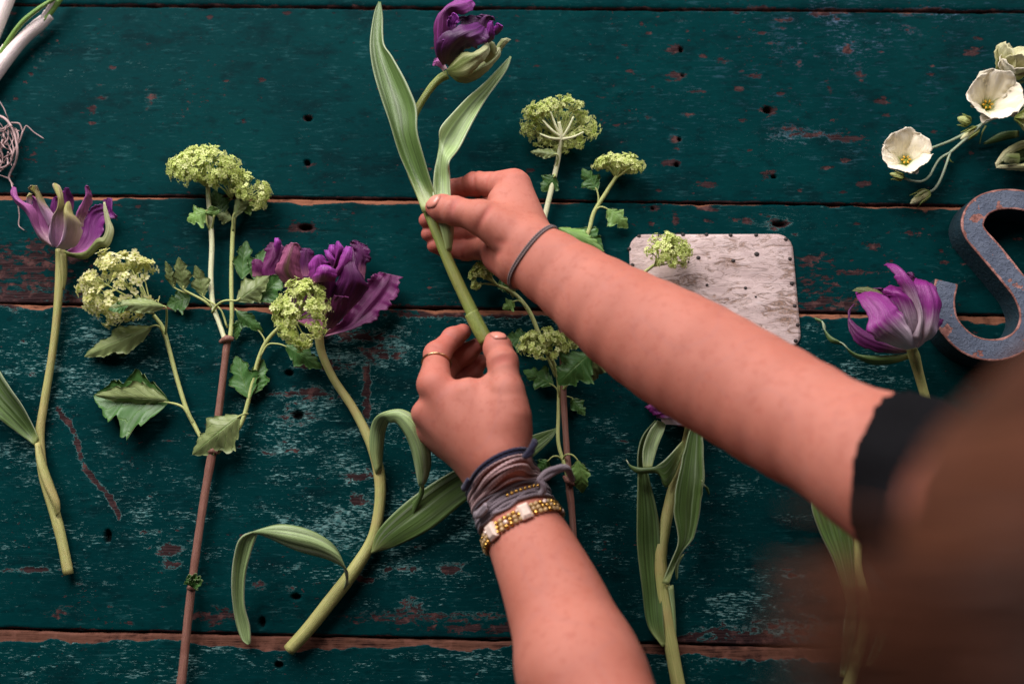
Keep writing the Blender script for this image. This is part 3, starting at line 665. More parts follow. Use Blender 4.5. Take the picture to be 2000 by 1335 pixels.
def isomesh(f, lo, hi, h, levels):
    """sparse surface nets: refine only the cells near the surface"""
    lo = np.asarray(lo, float); hi = np.asarray(hi, float); H = h*2**levels
    n = np.ceil((hi-lo)/H).astype(int)
    c = np.stack(np.meshgrid(*[np.arange(k) for k in n], indexing='ij'), -1).reshape(-1, 3); s = H
    for lv in range(levels+1):
        ctr = lo+(c+.5)*s
        d = np.concatenate([f(ctr[i:i+200000]) for i in range(0, len(ctr), 200000)])
        c = c[np.abs(d) < s*1.05+.002]
        if lv < levels:
            off = np.stack(np.meshgrid([0, 1], [0, 1], [0, 1], indexing='ij'), -1).reshape(-1, 3)
            c = (c[:, None]*2+off[None]).reshape(-1, 3); s /= 2
    K = np.int64(4096); key = lambda q: (q[:, 0].astype(np.int64)*K+q[:, 1])*K+q[:, 2]
    off = np.array([[i, j, k] for i in (0, 1) for j in (0, 1) for k in (0, 1)])
    cor = (c[:, None]+off[None]).reshape(-1, 3); ck = key(cor)
    uk, first, inv = np.unique(ck, return_index=True, return_inverse=True)
    pts = lo+cor[first]*h
    val = np.concatenate([f(pts[i:i+200000]) for i in range(0, len(pts), 200000)])
    cv = val[inv].reshape(-1, 8)
    act = (cv.min(1) < 0) & (cv.max(1) >= 0); c = c[act]; cv = cv[act]
    acc = np.zeros((len(c), 3)); cnt = np.zeros(len(c))
    for a in range(8):
        for ax in range(3):
            b = a | (4 >> ax)
            if b == a: continue
            va, vb = cv[:, a], cv[:, b]; m = (va < 0) != (vb < 0)
            t = np.where(m, va/(va-vb+1e-20), 0)[:, None]
            acc += np.where(m[:, None], off[a]+(off[b]-off[a])*t, 0); cnt += m
    vert = lo+(c+acc/cnt[:, None])*h
    k = key(c); od = np.argsort(k); ks = k[od]
    def find(q):
        kk = key(q); i = np.searchsorted(ks, kk); i = np.clip(i, 0, len(ks)-1); return np.where(ks[i] == kk, od[i], -1)
    F = []
    for ax in range(3):
        e1, e2 = [(1, 2), (2, 0), (0, 1)][ax]
        b = 4 >> ax
        m = (cv[:, 0] < 0) != (cv[:, b] < 0)
        q = c[m]; neg = cv[m, 0] < 0
        d1 = np.zeros(3, int); d1[e1] = 1; d2 = np.zeros(3, int); d2[e2] = 1
        i0, i1, i2, i3 = find(q), find(q-d1), find(q-d1-d2), find(q-d2)
        ok = (i0 >= 0) & (i1 >= 0) & (i2 >= 0) & (i3 >= 0)
        quad = np.stack([i0, i1, i2, i3], 1)
        quad[~neg] = quad[~neg][:, ::-1]
        F.append(quad[ok])
    return vert, np.vstack(F)
person = thing('person', 'person in a black top arranging flowers, brown hair, both bare arms reaching over the table', 'person')
bv, bf = isomesh(f_body, (-.16, -.78, -.10), (.46, .20, .76), .0016, 4)
# redder finger tips, knuckles and palm
red = np.zeros(len(bv))
for J, which in ((RH, 0), (LH, 1)):
    for k, (pts, rad) in enumerate(J['fingers']):
        red = np.maximum(red, .75*np.exp(-(np.linalg.norm(bv-pts[-1], axis=1)/.013)**2))
        if k < 4:
            red = np.maximum(red, .55*np.exp(-(np.linalg.norm(bv-(pts[1]+pts[2])/2, axis=1)/.022)**2))
            red = np.maximum(red, .35*np.exp(-(np.linalg.norm(bv-pts[0], axis=1)/.018)**2))
red = np.maximum(red, .5*np.exp(-(np.linalg.norm(bv-Q(975, 500, 60), axis=1)/.022)**2))
for s in (-1, 1): red = np.maximum(red, .4*np.exp(-(np.linalg.norm(bv-hp(s*.045, .06, -.03), axis=1)/.025)**2))
red = np.maximum(red, np.exp(-(np.linalg.norm(bv-hp(0, .085, -.056), axis=1)/.014)**2))
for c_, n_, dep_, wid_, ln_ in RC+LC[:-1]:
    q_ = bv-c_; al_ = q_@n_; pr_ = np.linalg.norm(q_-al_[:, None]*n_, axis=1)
    red = np.maximum(red, .55*np.exp(-(al_/.0014)**2)*np.clip(1.2-pr_/ln_, 0, 1))  # fold lines reddened too: partly skin tone, partly painted crease shade
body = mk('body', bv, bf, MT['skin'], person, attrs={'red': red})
# black short-sleeved top
hemR = PXD(1752, 928, .588); hemRn = nrm(nrm(RS-RA[-3])+np.array([.24, .34, .04]))
hemL = LE+(LS-LE)*.25; hemLn = nrm(LS-LE)
def f_shirt(p):
    wob = .0014*np.sin(p[:, 0]*140+p[:, 2]*60)+.001*np.sin(p[:, 1]*190)
    r = np.maximum(b_rarm(p)-.0050-wob, -((p-hemR)@hemRn)); l = np.maximum(b_larm(p)-.0060-wob, -((p-hemL)@hemLn))
    d = smin(smin(b_torso(p)-.006-wob, r, .012), l, .012)
    return np.maximum(d, (p-NECK)@nrm([.03, .35, .9])-.012)
sv, sf = isomesh(f_shirt, (-.16, -.78, -.10), (.46, -.02, .52), .003, 3)
mk('shirt', sv, sf, MT['black_cloth'], person)
# hair: scalp cap and loose strands
def mat_hair():
    m = Mat('brown_hair'); u, v, s = m.uv()
    n = m.noise(m.n('CombineXYZ', None, X=m.math('MULTIPLY', v, 60), Y=m.math('MULTIPLY', u, 2), Z=s), 1.0, 3)
    return m.out(m.mix(m.ramp(n, .3, .7), (.030, .009, .004), (.110, .036, .017)), .42, spec=.4)
MT['hair'] = mat_hair()
rngh = np.random.default_rng(3)
DOWN = np.array([0, 0, -1.0])
def grow_hair(nst, ns=11, no=16):
    """strands combed from the parting to both sides, resting on the head, then hanging free"""
    th = rngh.uniform(-pi, pi, nst); ph = rngh.uniform(0, 1, nst)
    s = np.sin(th)*.075; fr = np.cos(th)*.085; up = .03+.075*ph
    ok = fr <= .035+.03*ph; s, fr, up, ph = s[ok], fr[ok], up[ok], ph[ok]; n = len(s)
    root = HEAD+SIDE*s[:, None]+FACE*(-.012+fr*(1-.55*ph))[:, None]+UPH*up[:, None]
    c0 = hp(0, -.012, .01); dr = root-c0; dr /= np.linalg.norm(dr, axis=1)[:, None]
    p_ = c0+dr*.093; s_side = s; ln = rngh.uniform(.07, .16, n)
    clump = rngh.normal(0, 1, (60, 3)); cid = (np.floor((np.arctan2(s, fr)/pi+1)*20)+np.floor(ph*3)*20).astype(int) % 60
    v = SIDE*(np.sign(s)*.55)[:, None]-FACE*.55+UPH*.15+dr*.25+rngh.normal(0, .10, (n, 3))+clump[cid]*.12
    path = [p_]
    for q in range(ns):
        v = v/np.linalg.norm(v, axis=1)[:, None]*.70+DOWN*.34+rngh.normal(0, .05, (n, 3))+clump[(cid+q) % 60]*.05
        v /= np.linalg.norm(v, axis=1)[:, None]; p_ = p_+v*(ln/ns)[:, None]
        d0 = f_head(p_); e = 1e-3
        g = np.stack([f_head(p_+e*ax)-d0 for ax in np.eye(3)], 1); g /= np.linalg.norm(g, axis=1)[:, None]+1e-9
        p_ = p_+g*np.clip(.011-d0, 0, .03)[:, None]; path.append(p_)
    C = np.stack(path, 0)                                   # ns+1, n, 3
    C = C[:, C[..., 0].min(0) > HEAD[0]-.104]; n = C.shape[1]
    C = catmull(C.reshape(ns+1, -1), no).reshape(no, n, 3).transpose(1, 0, 2)
    T = np.gradient(C, axis=1); T /= np.linalg.norm(T, axis=2)[..., None]+1e-9
    N = np.cross(T, np.array([.3, .5, .8])); N /= np.linalg.norm(N, axis=2)[..., None]+1e-9; B = np.cross(T, N)
    w_ = rngh.uniform(.0005, .0011, n)[:, None, None]*np.linspace(1, .35, no)[None, :, None]
    V = np.stack([C+w_*(N*cos(a)+B*sin(a)) for a in (0, 2.094, 4.189)], 2).reshape(-1, 3)
    i = (np.arange(n)[:, None]*no+np.arange(no-1)[None]).ravel()[:, None]*3
    F = np.concatenate([np.concatenate([i+j, i+(j+1) % 3, i+3+(j+1) % 3, i+3+j], 1) for j in range(3)])
    uv = np.stack([np.tile(np.repeat(np.linspace(0, 1, no), 3), n), np.repeat(rngh.uniform(0, 1, n), no*3), np.zeros(n*no*3)], 1)
    return V, F, uv
hv, hf, huv = grow_hair(6500)
hair = mk('hair', hv, hf, MT['hair'], person, huv); hair['kind'] = 'stuff'
def f_cap(p):
    q = p-hp(0, -.012, .022)
    d = f_head(p)-.0085
    return np.maximum(d, -(-(q@FACE)*.85+(q@UPH)*.75+.052))
cv_, cf_ = isomesh(f_cap, HEAD-.16, HEAD+.16, .003, 3)
mk('scalp_hair', cv_, cf_, MT['hair'], person, np.stack([np.zeros(len(cv_)), (cv_@SIDE)*12, (cv_@UPH)*3], 1))
# eyes, brows
MT['eye'] = simple('eyelash_brown', (.03, .015, .01), .6)
for s in (-1, 1):
    tube('eyebrow', [hp(s*.014, .0775, .024), hp(s*.030, .0790, .030), hp(s*.048, .0665, .024)], [.0015, .0025, .001], MT['eye'], person, seg=6)
    tube('eyelash', [hp(s*.020, .0790, -.003), hp(s*.031, .0810, -.006), hp(s*.043, .0755, -.003)], [.0006, .0012, .0005], MT['eye'], person, seg=6)
# nails
def nail(f, c, axis, up, L_, W_):
    axis = nrm(axis); up = nrm(up-axis*np.dot(up, axis)); lat = np.cross(axis, up)
    nu, nv = 9, 9; v = []
    for i in range(nu):
        a = i/(nu-1)*2-1
        for j in range(nv):
            b = j/(nv-1)*2-1
            # rounded square outline
            r = max(abs(a), abs(b)); n4 = (abs(a)**3+abs(b)**3)**(1/3)+1e-9; sc = r/n4
            v.append(c+axis*a*sc*L_/2+lat*b*sc*W_/2+up*.02)
    v = np.array(v)
    for _ in range(40): v = v-up*f(v)[:, None]*.9
    bb = np.tile(np.linspace(-1, 1, nv), nu); aa = np.repeat(np.linspace(-1, 1, nu), nv)
    v = v+up*(.0005-.0009*np.clip(np.maximum(np.abs(aa), np.abs(bb))*4-3, 0, 1))[:, None]
    f_ = [(i*nv+j, (i+1)*nv+j, (i+1)*nv+j+1, i*nv+j+1) for i in range(nu-1) for j in range(nv-1)]
    o = mk('fingernail', v, f_, MT['nail'], person)
    md = o.modifiers.new('thickness', 'SOLIDIFY'); md.thickness = .0005; md.offset = -1
nail(RHf, rt[3]*.55+rt[4]*.45, rt[4]-rt[3]+(rt[3]-rt[2])*.4, np.array([-.03, .10, 1.0]), .0135, .0125)
nail(LHf, lt[3]*.5+lt[4]*.5, lt[4]-lt[3]+(lt[3]-lt[2])*.4, np.array([.25, .5, .8]), .0130, .0120)
# ---------------------------------------------------------------- bracelets and ring
def loop_on(f, c, n, off, m=72, wob=0.0, seed=0, shift=None):
    """closed line lying on the skin round an arm: plane through c with normal n"""
    n = nrm(n); e1 = nrm(np.cross(n, [0, 0, 1.0])); e2 = np.cross(n, e1)
    a = np.linspace(0, 2*pi, m, endpoint=False); d = np.cos(a)[:, None]*e1+np.sin(a)[:, None]*e2
    r = np.full(m, .075)
    cc = c+(0 if shift is None else n*(shift(a))[:, None])
    for _ in range(60): r = r-.8*f(cc+d*r[:, None])
    r = r+off
    if wob: cc = cc+n*(wob*(noise1(a/(2*pi)*9, seed)-.5)*np.sin(a/2)**.5)[:, None]
    return cc+d*r[:, None], d
def cordring_geo(pts, rad, seg=8):
    m = len(pts); t = np.roll(pts, -1, 0)-np.roll(pts, 1, 0); t /= np.linalg.norm(t, axis=1)[:, None]
    ctr = pts.mean(0); N = pts-ctr; N -= t*(N*t).sum(1)[:, None]; N /= np.linalg.norm(N, axis=1)[:, None]; B = np.cross(t, N)
    a = np.linspace(0, 2*pi, seg, endpoint=False)
    v = (pts[:, None]+rad*(N[:, None]*np.cos(a)[None, :, None]+B[:, None]*np.sin(a)[None, :, None])).reshape(-1, 3)
    f = [(i*seg+j, i*seg+(j+1) % seg, ((i+1) % m)*seg+(j+1) % seg, ((i+1) % m)*seg+j) for i in range(m) for j in range(seg)]
    uv = np.stack([np.repeat(np.arange(m)/m, seg), np.tile(a/(2*pi), m), np.zeros(m*seg)], 1)
    return v, f, uv
def f_rwrist(p): return smin(f_rarm(p), RHf0(p), .012)
def f_lwrist(p): return smin(f_larm(p), LHf0(p), .012)
def mat_cord(name, a, b, tw=90):
    m = Mat(name); u, v, s = m.uv()
    k = m.math('SINE', m.math('ADD', m.math('MULTIPLY', u, 6.283*tw), m.math('MULTIPLY', v, 6.283)))
    n = m.noise(m.pos(), 900, 3)
    return m.out(m.mix(m.ramp(m.math('ADD', k, n), -.2, 1.2), a, b), .75, m.bump(k, .5, .0006), spec=.25, Sheen_Weight=.2)
MT['cord_brown'] = mat_cord('brown_cord', (.10, .068, .064), (.24, .18, .175), 60)
MT['cord_navy'] = mat_cord('navy_cord', (.006, .006, .022), (.014, .014, .050))
MT['cord_pink'] = mat_cord('dusty_pink_cord', (.40, .24, .24), (.66, .45, .44))
MT['cord_grey'] = mat_cord('grey_violet_cord', (.13, .10, .12), (.29, .235, .26))
MT['gold'] = simple('gold', (.62, .36, .09), .28, .15, 400, metal=1.0)
MT['amber_bead'] = simple('amber_bead', (.46, .30, .13), .3, .5, 300, spec=.6)
MT['crystal'] = simple('pale_crystal', (.80, .62, .52), .08, .1, 300, spec=.8)
MT['rose_metal'] = simple('ring_gold', (.55, .30, .16), .3, .1, 300, metal=1.0)
axR = nrm(RA[2]-RA[0])
g = Geo()
for s_, off, tl in ((0, .0007, .18), (.0017, .0007, .20)):
    pts, d = loop_on(f_rwrist, PXD(1036, 496, .775)+axR*s_, nrm(axR+np.array([.0, tl*.0, -tl])), off); g.add(*cordring_geo(pts, .0009))
tag(g.build('cord_bracelet', MT['cord_brown']), 'thin plain brown cord bracelet on the wrist above the thumb', 'bracelet')
axL = nrm(LA[2]-LA[0]); cL = PXD(975, 915, .770)
def arm_pt(py): 
    return catmull(LA, 200)[np.argmin([abs((667.5-FPX*((q-CAM)@VV)/((q-CAM)@VW))-py) for q in catmull(LA, 200)])]
tilt = nrm(axL+np.array([.30, .0, .0])); tilt2 = nrm(axL+np.array([.22, 0, 0]))
g = Geo()
for s_ in (-.002, .0006):
    pts, d = loop_on(f_lwrist, arm_pt(946)+axL*s_, nrm(axL+np.array([.02, .0, .05])), .0012, wob=.002, seed=2); g.add(*cordring_geo(pts, .0015))
for q in ([(1022, 893, 112), (1034, 880, 113), (1044, 864, 112), (1040, 858, 111)], [(1024, 893, 112), (1036, 884, 112), (1040, 868, 110)], [(915, 935, 92), (908, 950, 88), (905, 958, 86)]):
    g.add(*tube_geo([Q(*c) for c in q], [.0018, .0022, .0028, .0012], n=14, seg=8))
tag(g.build('knotted_bracelet', MT['cord_navy']), 'narrow navy blue knotted cord bracelet, closest to the hand on the wrist full of bracelets', 'bracelet')
g = Geo()
for k in range(7):
    pts, d = loop_on(f_lwrist, arm_pt(960)+axL*(-.0060+.0019*k), nrm(axL+np.array([.02+.03*(k % 3-1), .0, .05])), .0010+.0007*(k % 2), wob=.005, seed=k+3); g.add(*cordring_geo(pts, .0009+.0003*(k % 3)))
tag(g.build('wrap_bracelet', MT['cord_pink']), 'dusty pink bracelet of many wrapped soft cords below the navy one', 'bracelet')
gb_ = thing('wrap_bracelet', 'grey violet wrapped cord bracelet with loose tied ends and a row of gold beads', 'bracelet')
g = Geo()
for k in range(9):
    pts, d = loop_on(f_lwrist, arm_pt(994)+axL*(-.0075+.0017*k), nrm(axL+np.array([.04+.035*(k % 4-1.5), .0, .05])), .0012+.0008*(k % 2), wob=.006, seed=k+23); g.add(*cordring_geo(pts, .0010+.0003*(k % 3)))
for q in ([(1052, 938, 108), (1066, 922, 108), (1085, 915, 105), (1104, 912, 98), (1112, 925, 92), (1119, 938, 88)], [(1054, 940, 108), (1070, 930, 107), (1090, 917, 103), (1108, 915, 97), (1118, 935, 88)], [(1050, 936, 108), (1060, 945, 108), (1062, 955, 106), (1055, 965, 104)], [(950, 985, 96), (938, 1000, 92), (930, 1008, 88)], [(952, 990, 96), (940, 1003, 92), (928, 1003, 88)]):
    g.add(*tube_geo([Q(*c) for c in q], [.0022, .0022, .0026, .0024], n=18, seg=8))
g.build('cord', MT['cord_grey'], gb_)
pts, d = loop_on(f_lwrist, arm_pt(960), nrm(axL+np.array([.04, 0, .05])), .0046)
def ico_geo(c, r, sc=(1, 1, 1), M=None, n=8, m=6):
    v = []; f = []
    for i in range(m+1):
        for j in range(n):
            t = pi*i/m; a = 2*pi*j/n; q = np.array([sin(t)*cos(a), sin(t)*sin(a), cos(t)])*r*np.array(sc)
            v.append(c+(M@q if M is not None else q))
    for i in range(m):
        for j in range(n): f.append((i*n+j, (i+1)*n+j, (i+1)*n+(j+1) % n, i*n+(j+1) % n))
    return np.array(v), f, np.zeros((len(v), 3))
def onpic(pts):
    r = pts-CAM; z = r@VW; return np.stack([1000+FPX*(r@VU)/z, 667.5-FPX*(r@VV)/z], 1)
def pick(pts, xlo, xhi):
    pic = onpic(pts); top = (pts-CAM)@VW < np.median((pts-CAM)@VW)
    return np.nonzero((pic[:, 0] > xlo) & (pic[:, 0] < xhi) & top)[0]
pts2, d2 = loop_on(f_lwrist, arm_pt(990)+axL*.0005, nrm(axL+np.array([.04, 0, .05])), .0036, m=150)
ii = pick(pts2, 990, 1066); ii = ii[np.argsort(onpic(pts2[ii])[:, 0])]
last = None; proto = None
for q in ii:
    if last is not None and np.linalg.norm(pts2[q]-last) < .0031: continue
    last = pts2[q]
    v, f, uv = ico_geo(np.zeros(3), .0016)
    if proto is None: proto = mk('bead', v, f, MT['gold'], gb_, uv); proto.location = last
    else:
        c_ = proto.copy(); COL.objects.link(c_); c_.location = last
# beaded band with two crystals
bb = thing('beaded_bracelet', 'gold and amber beaded band bracelet set with two square pale crystals', 'bracelet')
nB = nrm(axL+np.array([.08, 0, .05])); proto = None
for row in range(3):
    pts, d = loop_on(f_lwrist, arm_pt(1030)+axL*(-.0036+.0036*row), nB, .0022, m=46)
    for q in range(len(pts)):
        if proto is None:
            v, f, uv = ico_geo(np.zeros(3), .0020, n=8, m=5); proto = mk('bead', v, f, MT['amber_bead'], bb, uv); proto.location = pts[q]
            pg = mk('bead', v, f, MT['gold'], bb, uv); pg.location = pts[1]; pcx = mk('bead', v, f, MT['crystal'], bb, uv); pcx.location = pts[2]
        elif not (row == 0 and q in (1, 2)):
            h_ = hash1(row*100+q, 3)
            c_ = (pg if h_ < .3 else (pcx if h_ < .42 else proto)).copy(); COL.objects.link(c_); c_.location = pts[q]; c_.rotation_euler = (h_*6, h_*11, 0)
pts, d = loop_on(f_lwrist, arm_pt(1030), nB, .0042, m=200)
for tx in (957, 1024):
    ii = pick(pts, tx-3, tx+3); q = ii[0]
    c = pts[q]; e3 = d[q]; e1 = nB; e2 = np.cross(e3, e1); M = np.stack([e2, e1, e3], 1)
    v = np.array([[x*a, y*a, z] for z, a in ((-.0022, 1.0), (.0006, 1.0), (.0022, .62)) for x, y in ((-.0042, -.0058), (.0042, -.0058), (.0042, .0058), (-.0042, .0058))])
    f = [(3, 2, 1, 0), (8, 9, 10, 11)]+[(k*4+j, k*4+(j+1) % 4, k*4+4+(j+1) % 4, k*4+4+j) for k in range(2) for j in range(4)]
    mk('crystal', v@M.T+c, f, MT['crystal'], bb, smooth=False)
# ring on the index finger
def f_idx(p): return chain(p, li, [x*.95 for x in LH['fingers'][0][1]], .0035)
pts, d = loop_on(f_idx, li[0]+(li[1]-li[0])*.72, li[1]-li[0], .0004, m=48)
v, f, uv = cordring_geo(pts, .0010); tag(mk('finger_ring', v, f, MT['rose_metal'], None, uv), 'thin rose gold ring on the index finger pinching the stem end', 'ring')
# ---------------------------------------------------------------- tulips
def petals(parent, tr, items):
    """items: (crop pairs, z0, z1, bulge, material key, extra)"""
    for k, it in enumerate(items):
        pairs, z0, z1, b, mk_, ex = it
        ex = dict(ex); zk = {q: ex.pop(q) for q in ('dz', 'zm') if q in ex}; nm = ex.pop('name', 'petal')
        kw = dict(nu=40, nv=22, thick=.0006, ruffle=.06, jag=.07, wrinkle=.06, pleat=.022, seed=k*7+len(items)); kw.update(ex)
        sheet(nm, zr(pairs, z0, z1, b, **zk), MT[mk_], parent, tr, **kw)
# ---- the tulip held in both hands
T = thing('tulip', 'deep purple parrot tulip with green outer petals held in both hands', 'tulip')
tubepx('stem', [(958, 678, 56), (945, 655, 57), (920, 605, 57), (880, 520, 57), (852, 450, 57), (826, 388, 55), (802, 330, 52), (795, 280, 48), (808, 228, 46), (836, 180, 46), (858, 155, 48), (874, 146, 50)], [16, 16.5, 16, 14.5, 14, 13, 12, 11, 10, 9.5, 11, 12], MT['tstem_green'], T, n=60, seg=14, wob=.06)
tubepx('stem_sheath', [(921, 612, 57), (926, 622, 57), (938, 645, 57), (951, 668, 57)], [17.6, 18.2, 18.2, 17.5], MT['tstem_green'], T, n=14, seg=14)
sheet('leaf', [(826, 416, 62, 860, 410, 62, 4), (803, 352, 60, 846, 368, 68, -6), (780, 300, 62, 829, 312, 74, -9), (762, 250, 64, 814, 258, 78, -9), (746, 200, 64, 813, 210, 78, -9), (733, 155, 64, 797, 165, 76, -9), (723, 100, 64, 768, 112, 72, -7), (725, 60, 62, 749, 82, 68, -5), (732, 22, 60, 747, 32, 62, -2), (739, 4, 58, 744, 5, 58, 0)], MT['blade'], T, nu=44, nv=14, ruffle=.03, rf=5, wrinkle=.05, seed=3, thick=.0011)
sheet('leaf', [(873, 494, 60, 882, 490, 60, 0), (862, 450, 66, 886, 450, 66, 3), (852, 420, 68, 882, 420, 68, 2), (846, 390, 68, 880, 392, 68, -3), (848, 340, 64, 878, 345, 70, -7), (857, 288, 60, 877, 316, 78, -3), (860, 252, 66, 896, 290, 62, -9), (880, 226, 62, 921, 240, 60, -8), (912, 192, 58, 942, 203, 57, -7), (945, 163, 55, 964, 172, 54, -5), (978, 129, 52, 988, 138, 52, -2), (996, 110, 50, 999, 112, 50, 0)], MT['blade_wax'], T, nu=50, nv=14, ruffle=.02, wrinkle=.04, seed=5, thick=.0011)
petals(T, (820, 0, 7.415), [
 ([((520, 560), (900, 560)), ((560, 380), (960, 360)), ((570, 270), (1000, 250)), ((760, 250), (1090, 260))], 56, 62, 4, 'p_dark', dict(jag=.15)),
 ([((800, 420), (1000, 500)), ((850, 290), (1060, 330)), ((940, 240), (1090, 290)), ((1000, 245), (1075, 260))], 58, 66, 5, 'p_dark', dict(jag=.25, ruffle=.15)),
 ([((250, 860), (335, 850)), ((207, 650), (400, 600)), ((203, 450), (430, 420)), ((232, 300), (440, 250)), ((320, 150), (520, 190)), ((440, 40), (630, 215)), ((560, -30), (740, 180)), ((650, -50), (792, 95)), ((720, -30), (785, 40))], 52, 66, 7, 'p_plum', dict(jag=.10, ruffle=.08, zm=66)),
 ([((340, 960), (420, 965)), ((235, 780), (560, 800)), ((280, 580), (740, 700)), ((420, 440), (900, 650)), ((640, 360), (985, 560)), ((830, 320), (975, 430))], 58, 80, 9, 'p_dark', dict(jag=.10, zm=82)),
 ([((260, 820), (360, 780)), ((260, 660), (420, 620)), ((330, 580), (410, 560))], 66, 84, 4, 'p_dark_bright', dict(ruffle=.12)),
 ([((430, 450), (520, 420)), ((390, 320), (540, 330)), ((470, 200), (575, 320)), ((520, 190), (560, 260))], 74, 84, -3, 'p_dark_bright', dict(ruffle=.15, jag=.2)),
 ([((930, 650), (1010, 630)), ((955, 500), (1085, 540)), ((975, 380), (1075, 420)), ((1010, 300), (1060, 310))], 66, 80, 5, 'p_dark_bright', dict(ruffle=.1, jag=.1)),
 ([((1050, 520), (1110, 510)), ((1075, 420), (1165, 460)), ((1100, 350), (1205, 410)), ((1130, 345), (1195, 380))], 60, 72, 4, 'p_dark_bright', dict(ruffle=.15)),
 ([((410, 1040), (420, 1080)), ((620, 1060), (570, 1195)), ((860, 930), (760, 1185)), ((1010, 840), (920, 1080)), ((1100, 760), (1080, 930)), ((1130, 690), (1165, 800)), ((1150, 685), (1170, 700))], 50, 60, 6, 'p_greenish', dict(wrinkle=.16, jag=.04)),
 ([((1040, 800), (1130, 820)), ((1105, 680), (1185, 730)), ((1170, 585), (1255, 640)), ((1250, 548), (1325, 575))], 54, 60, 3, 'p_greenish', dict()),
 ([((880, 920), (960, 910)), ((960, 760), (1085, 820)), ((1000, 640), (1112, 710)), ((1030, 600), (1080, 620))], 64, 76, 6, 'p_greenish', dict()),
 ([((380, 1030), (415, 1075)), ((480, 900), (560, 1120)), ((600, 768), (720, 1085)), ((740, 768), (840, 970)), ((850, 735), (930, 880)), ((955, 640), (1000, 770)), ((970, 612), (1000, 640))], 58, 78, 7, 'p_greenish', dict(zm=80, wrinkle=.08)),
 ([((340, 1040), (400, 1000)), ((270, 965), (310, 860)), ((180, 955), (215, 850))], 54, 60, 3, 'p_left', dict(ruffle=.12))])
# ---- open pale purple tulip lying beside the snowball spray
T = thing('tulip', 'wide open mauve tulip with green streaked twisted petals, lying beside the cream flower cluster', 'tulip')
tubepx('stem', [(118, 487, 13), (117, 530, 11), (111, 620, 8), (101, 700, 7), (86, 790, 6), (78, 850, 6), (84, 920, 6), (104, 990, 6), (121, 1055, 6), (134, 1121, 6)], [11.5, 10.5, 9.5, 9, 9.5, 10.5, 11.5, 12.5, 11.5, 11.5], MT['tstem'], T, n=60, seg=14, wob=.05)
sheet('leaf_sheath', [(70, 868, 9, 78, 864, 9, 3), (74, 905, 10, 88, 900, 11, 5), (88, 950, 11, 104, 945, 11, 5), (104, 985, 11, 116, 978, 11, 3), (110, 1008, 10, 117, 1000, 10, 0)], MT['tstem'], T, nu=20, nv=10, thick=.0012)
sheet('leaf_sheath', [(118, 497, 16, 131, 496, 12, 3), (121, 535, 13, 131, 535, 9, 3), (122, 565, 10, 126, 565, 8, 1)], MT['tstem'], T, nu=12, nv=8)
sheet('leaf', [(69, 870, 8, 76, 856, 10, 1), (45, 852, 10, 63, 828, 14, -4), (15, 830, 14, 42, 790, 22, -6), (-15, 806, 18, 12, 748, 28, -7), (-50, 770, 20, -20, 700, 26, -5), (-90, 715, 14, -75, 665, 16, -2), (-112, 655, 8, -110, 650, 8, 0)], MT['blade'], T, nu=34, nv=12, ruffle=.02, thick=.0011)
